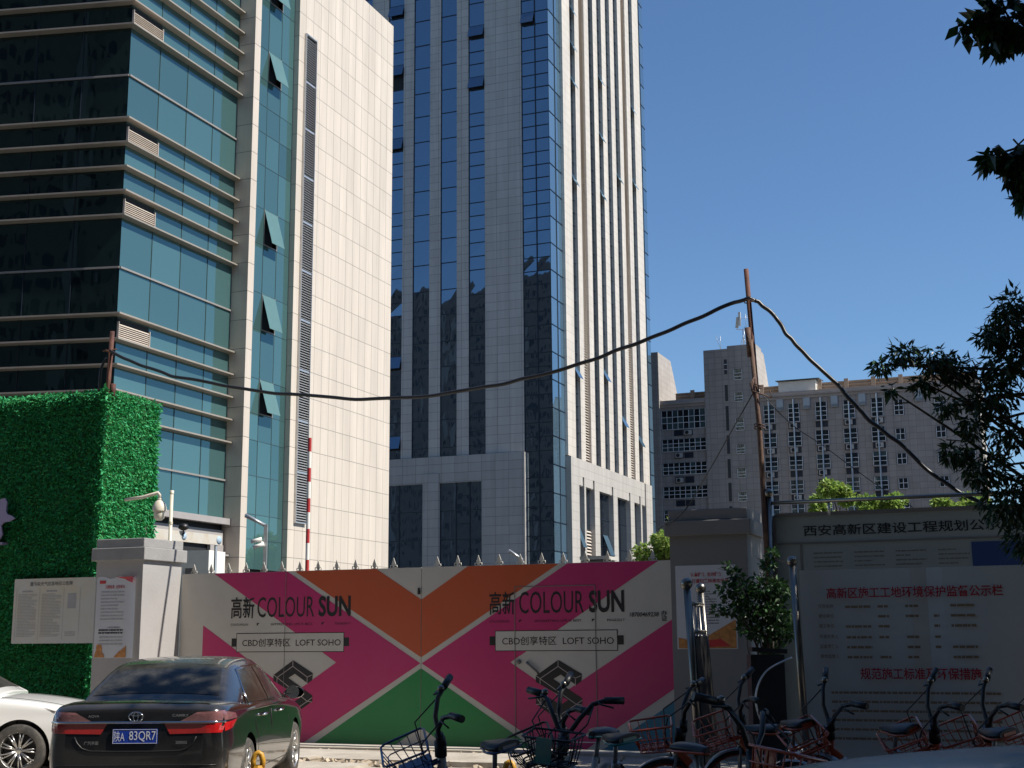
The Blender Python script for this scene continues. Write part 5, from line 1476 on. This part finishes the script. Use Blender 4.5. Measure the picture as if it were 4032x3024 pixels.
    p = MB(); p.tube([(0, -.19, .68), (0, -.235, .85)], .017, 10); p.tube([(0, -.21, .70), (0, -.20, .66)], .03, 10); p.build('seat_post', M['b_grey'], t)
    c = MB(); c.tube([(.05, 0, .29), (.07, .1, .16)], .011, 6); c.tube([(-.05, 0, .29), (-.07, -.1, .42)], .011, 6); c.box(.06, .05, .145, .15, .15, .17); c.box(-.15, -.15, .41, -.06, -.05, .435); c.lathe([(.09, -.05), (.09, .05), (.001, .05)], (.0, 0, .29), 'x', 16)
    c.build('crank', M['b_black'], t)
    l = MB(); l.tube([(0, -.48, .322), (.10, -.56, .03)], .01, 6); l.box(-.06, -.42, .44, .06, -.34, .56); l.build('lock_and_stand', M['b_black'], t)
    return t
ORG = 'orange shared bikes in the shade'
def head_at(x, y, rz):
    """bike origin that brings the head sleeve over (x, y)"""
    return (x + .39 * math.sin(rz), y - .39 * math.cos(rz), 0)
def B(label, x, y, deg, style, group, steer=0.0, lean=0.0):
    rz = R(deg)
    return bicycle(label, head_at(x, y, rz), rz, style, group, R(steer), R(lean))
B('white framed shared bike with a blue wire basket, alone before the gate', -.42, 10.5, 40, 'blue', 'shared bikes', 58, -11)
B('white framed shared bike with a black basket and teal panel, facing the camera', .32, 10.3, 152, 'green', 'shared bikes', 8, -3)
B('dark shared bike with a teal saddle label, tucked behind the black basket bike', .50, 11.0, 35, 'green', 'shared bikes', 62, -8)
o1 = B('orange shared bike with an empty orange basket, foremost by the steel gate', 1.42, 11.5, 66, 'orange', ORG, 20, -4)
def again(label, x, y, deg, lean=0.0, src=None):
    rz = R(deg)
    return dup(src or o1, head_at(x, y, rz), rz, label, ORG, R(lean))
o2 = B('orange shared bike with a turned handlebar, right in front of the dark gap', 2.19, 12.6, 34, 'orange', ORG, 50, -9)
again('orange shared bike lowest in the picture, its basket towards the camera', 1.42, 8.6, 205, -4, o1)
o3 = B('orange shared bike whose basket crosses the leaning stainless post', 2.86, 11.98, 42, 'orange', ORG, 60, -12)
again('orange shared bike whose bar stands under the second red heading', 3.60, 11.4, 26, -10, o3)
again('orange shared bike at the right edge, its basket overlapping its neighbour\'s', 4.12, 11.65, 38, -12, o2)
again('orange shared bike half cut off by the right picture edge', 4.85, 12.3, 30, -9, o3)

# ================================================================== trees and shrubs
def leaf_cloud(name, mtl, parent, clusters, L, Wd, seed, droop=.6, n_per=260, fold=.25):
    rr = np.random.default_rng(seed)
    allv, allf = [], []
    base = 0
    for (x, y, z, r, k) in clusters:
        n = int(n_per * k)
        d = rr.normal(size=(n, 3)); d /= np.linalg.norm(d, axis=1)[:, None]
        rad = r * (rr.random(n) ** .45)
        O = np.array([x, y, z]) + d * rad[:, None] * np.array([1, 1, .8])
        dr = d * .7 + rr.normal(size=(n, 3)) * .5 + np.array([0, 0, -droop])
        dr /= np.linalg.norm(dr, axis=1)[:, None]
        sd = np.cross(dr, rr.normal(size=(n, 3)) + np.array([0, 0, 1.2])); sd /= np.linalg.norm(sd, axis=1)[:, None]
        nn = np.cross(dr, sd)
        s = (L * (.65 + .6 * rr.random(n)))[:, None]; w = s * Wd
        A = O; Bm = O + dr * s * .42 - nn * s * fold * .12; T = O + dr * s - nn * s * fold * .35
        P1 = O + dr * s * .38 + sd * w + nn * s * fold * .2; P2 = O + dr * s * .38 - sd * w + nn * s * fold * .2
        V = np.stack([A, P1, T, P2, Bm], 1).reshape(-1, 3)
        allv.append(V)
        q = np.arange(n) * 5 + base
        for a in ((0, 1, 4), (1, 2, 4), (0, 4, 3), (4, 2, 3)): allf.append(np.stack([q + a[0], q + a[1], q + a[2]], 1))
        base += n * 5
    V = np.vstack(allv); F = np.vstack(allf)
    me = bpy.data.meshes.new(name); me.from_pydata(V.tolist(), [], F.tolist()); me.materials.append(mtl); me.update()
    return put(name, me, parent)
def branches(parent, trunk, tr, ends, origin_i, seed, br=.03):
    rr = random.Random(seed)
    t = MB(); t.tube(smooth(trunk, 4), [tr * (1 - .6 * k / (len(smooth(trunk, 4)) - 1)) for k in range(len(smooth(trunk, 4)))], 10)
    t.build('trunk', M['bark'], parent)
    l = MB()
    for e in ends:
        e = Vector(e[:3]); o = Vector(trunk[min(origin_i, len(trunk) - 1)]).lerp(Vector(trunk[-1]), rr.random() * .8)
        m = o.lerp(e, .5) + Vector((rr.uniform(-.15, .15), rr.uniform(-.15, .15), rr.uniform(.0, .25)))
        pts = smooth([o, m, e], 5)
        l.tube(pts, [br * (1 - .8 * k / (len(pts) - 1)) for k in range(len(pts))], 6)
        for k in range(3):
            p = pts[-2 - k]; l.tube([p, p + Vector((rr.uniform(-.2, .2), rr.uniform(-.2, .2), rr.uniform(-.1, .25)))], br * .2, 4)
    l.build('limbs', M['bark'], parent)
def in_frame(x, y, z, r):
    v = Vector((x, y, z - 1.65)); dp = v.dot(_d)
    if dp < -r: return False
    dp = max(dp, .3); m = (r + .3) / dp * 1.1
    return abs(v.dot(_rt) / dp) < .3832 + m and abs(v.dot(_up) / dp) < .2874 + m
TC = [(5.04, 13.0, 4.90, .22, .9), (5.0, 13.1, 4.70, .25, 1.1), (4.77, 13.0, 4.57, .15, .6), (4.9, 13.0, 4.28, .24, 1.2), (5.15, 13.1, 4.45, .25, 1.2), (3.9, 13.0, 4.42, .15, .55), (3.67, 13.0, 4.30, .10, .3), (3.74, 13.0, 4.05, .07, .15), (4.2, 13.0, 4.34, .16, .7), (4.45, 13.1, 4.27, .18, .9), (4.06, 13.0, 4.12, .12, .4), (4.73, 13.0, 3.98, .26, 1.6), (4.26, 12.9, 3.86, .12, .35), (4.53, 13.0, 3.68, .15, .5), (4.95, 13.1, 3.60, .22, .9), (4.34, 13.0, 3.42, .15, .55), (4.62, 13.0, 3.27, .25, 1.4), (4.84, 13.0, 2.92, .30, 1.7), (4.98, 13.0, 2.58, .24, 1.0), (5.1, 12.9, 3.1, .25, 1.2)]
rr = random.Random(8)
out_c = []
for k in range(230):
    a = rr.uniform(0, 2 * math.pi); z = rr.uniform(3.0, 9.4); r_ = 3.1 * rr.random() ** .5 * (1.2 - abs(z - 5.4) / 6)
    x, y = 7.6 + r_ * 1.15 * math.cos(a), 15.8 + r_ * 1.9 * math.sin(a)
    rad = rr.uniform(.45, .8)
    if not in_frame(x, y, z, rad): out_c.append((x, y, z, rad, 1.4))
tr1 = thing('street_tree', 'dark leafy tree filling the right edge below mid height, drooping narrow leaves', 'tree', (0, 0, 0))
branches(tr1, [(6.8, 13.3, 0), (6.75, 13.3, 1.6), (6.85, 13.35, 3.2), (6.7, 13.3, 5.6)], .13, [c for c in TC] + out_c[::2], 1, 4, .035)
leaf_cloud('crown', M['leaf_dark'], tr1, TC, .105, .15, 5, .7, 300)
o_ = leaf_cloud('crown', M['leaf_dark'], tr1, out_c, .24, .24, 6, .6, 150)
TT = [(3.20, 8.0, 5.62, .16, .7), (3.08, 8.0, 5.53, .12, .45), (3.27, 8.0, 5.45, .13, .5), (2.95, 8.0, 5.50, .08, .2), (3.13, 8.0, 5.38, .09, .25), (3.03, 8.0, 4.62, .07, .25), (3.14, 8.0, 4.60, .08, .35), (3.20, 8.0, 4.50, .08, .35), (3.26, 8.05, 4.66, .1, .4), (3.22, 8.0, 4.36, .05, .25)]
out2 = []
for k in range(330):
    a = rr.uniform(0, 2 * math.pi); z = rr.uniform(4.0, 9.0); r_ = 5.0 * rr.random() ** .5
    x, y = 5.2 + r_ * math.cos(a), 6.2 + r_ * 1.45 * math.sin(a)
    rad = rr.uniform(.45, .85)
    if not in_frame(x, y, z, rad): out2.append((x, y, z, rad, 1.3))
tr2 = thing('street_tree', 'broad-leaved tree hanging a few leaf sprays into the top right corner', 'tree', (0, 0, 0))
branches(tr2, [(5.6, 8.2, 0), (5.55, 8.2, 2.0), (5.5, 8.25, 4.0), (5.4, 8.2, 6.4)], .12, TT + out2[::2], 2, 5, .03)
leaf_cloud('crown', M['leaf_big'], tr2, TT, .115, .27, 7, .9, 170)
leaf_cloud('crown', M['leaf_big'], tr2, out2, .26, .3, 8, .6, 130)
sh_ = thing('shrub', 'dark climbing shrub between the right pillar and the stainless post, paler at its tips', 'shrub', (0, 0, 0))
SC_ = [(2.83, 17.6, 2.56, .08, .22), (2.92, 17.6, 2.45, .10, .4), (2.77, 17.6, 2.27, .14, .5), (3.0, 17.6, 2.26, .18, 1.1), (3.25, 17.6, 2.3, .2, 1.3), (3.45, 17.65, 2.25, .18, 1.1), (3.1, 17.6, 2.02, .2, 1.5), (3.38, 17.6, 1.98, .22, 1.6), (2.85, 17.6, 2.02, .16, .8), (3.25, 17.6, 1.75, .2, 1.3), (3.5, 17.6, 1.72, .18, 1.0), (3.05, 17.6, 1.78, .16, .8), (2.63, 17.6, 2.0, .07, .15), (3.33, 17.65, 2.58, .1, .4), (3.42, 17.7, 2.75, .08, .25), (3.3, 17.6, 1.45, .12, .4)]
branches(sh_, [(3.25, 17.7, 0), (3.22, 17.7, .8), (3.28, 17.68, 1.6)], .05, SC_, 1, 6, .012)
leaf_cloud('crown', M['leaf_shrub'], sh_, SC_, .075, .3, 9, .3, 190)
def far_tree(label, x, y, z, r, nl, L, seed, mt='leaf_lit', n=9):
    t = thing('tree', label, 'tree', (0, 0, 0), 0, 'bright small trees beyond the boards and pillar')
    q = random.Random(seed)
    cs = [(x + q.uniform(-r, r), y + q.uniform(-r, r), z + q.uniform(-r * 1.1, r * .8), r * q.uniform(.3, .5), 1) for _ in range(n)]
    branches(t, [(x, y, 0), (x + .1, y, z * .5), (x, y, z)], .12, cs, 1, seed, .05)
    leaf_cloud('crown', M[mt], t, cs, L, .32, seed + 1, .4, nl)
far_tree('bright green tree top above the upper board, left of the other two', 17.0, 70, 8.2, 1.25, 420, .26, 21)
far_tree('bright green tree top in the middle above the upper board', 19.4, 71, 7.9, 1.15, 420, .26, 22)
far_tree('bright green tree top above the upper board, right beside the dark tree', 23.3, 70, 8.1, 1.2, 420, .26, 23)
far_tree('bright green tree between the stone tower and the right pillar', 8.0, 70, 5.6, 1.5, 420, .26, 24, n=14)
far_tree('pale sprig of a tree showing over the right pillar\'s cap', 9.1, 71, 7.4, .7, 260, .24, 25, n=5)
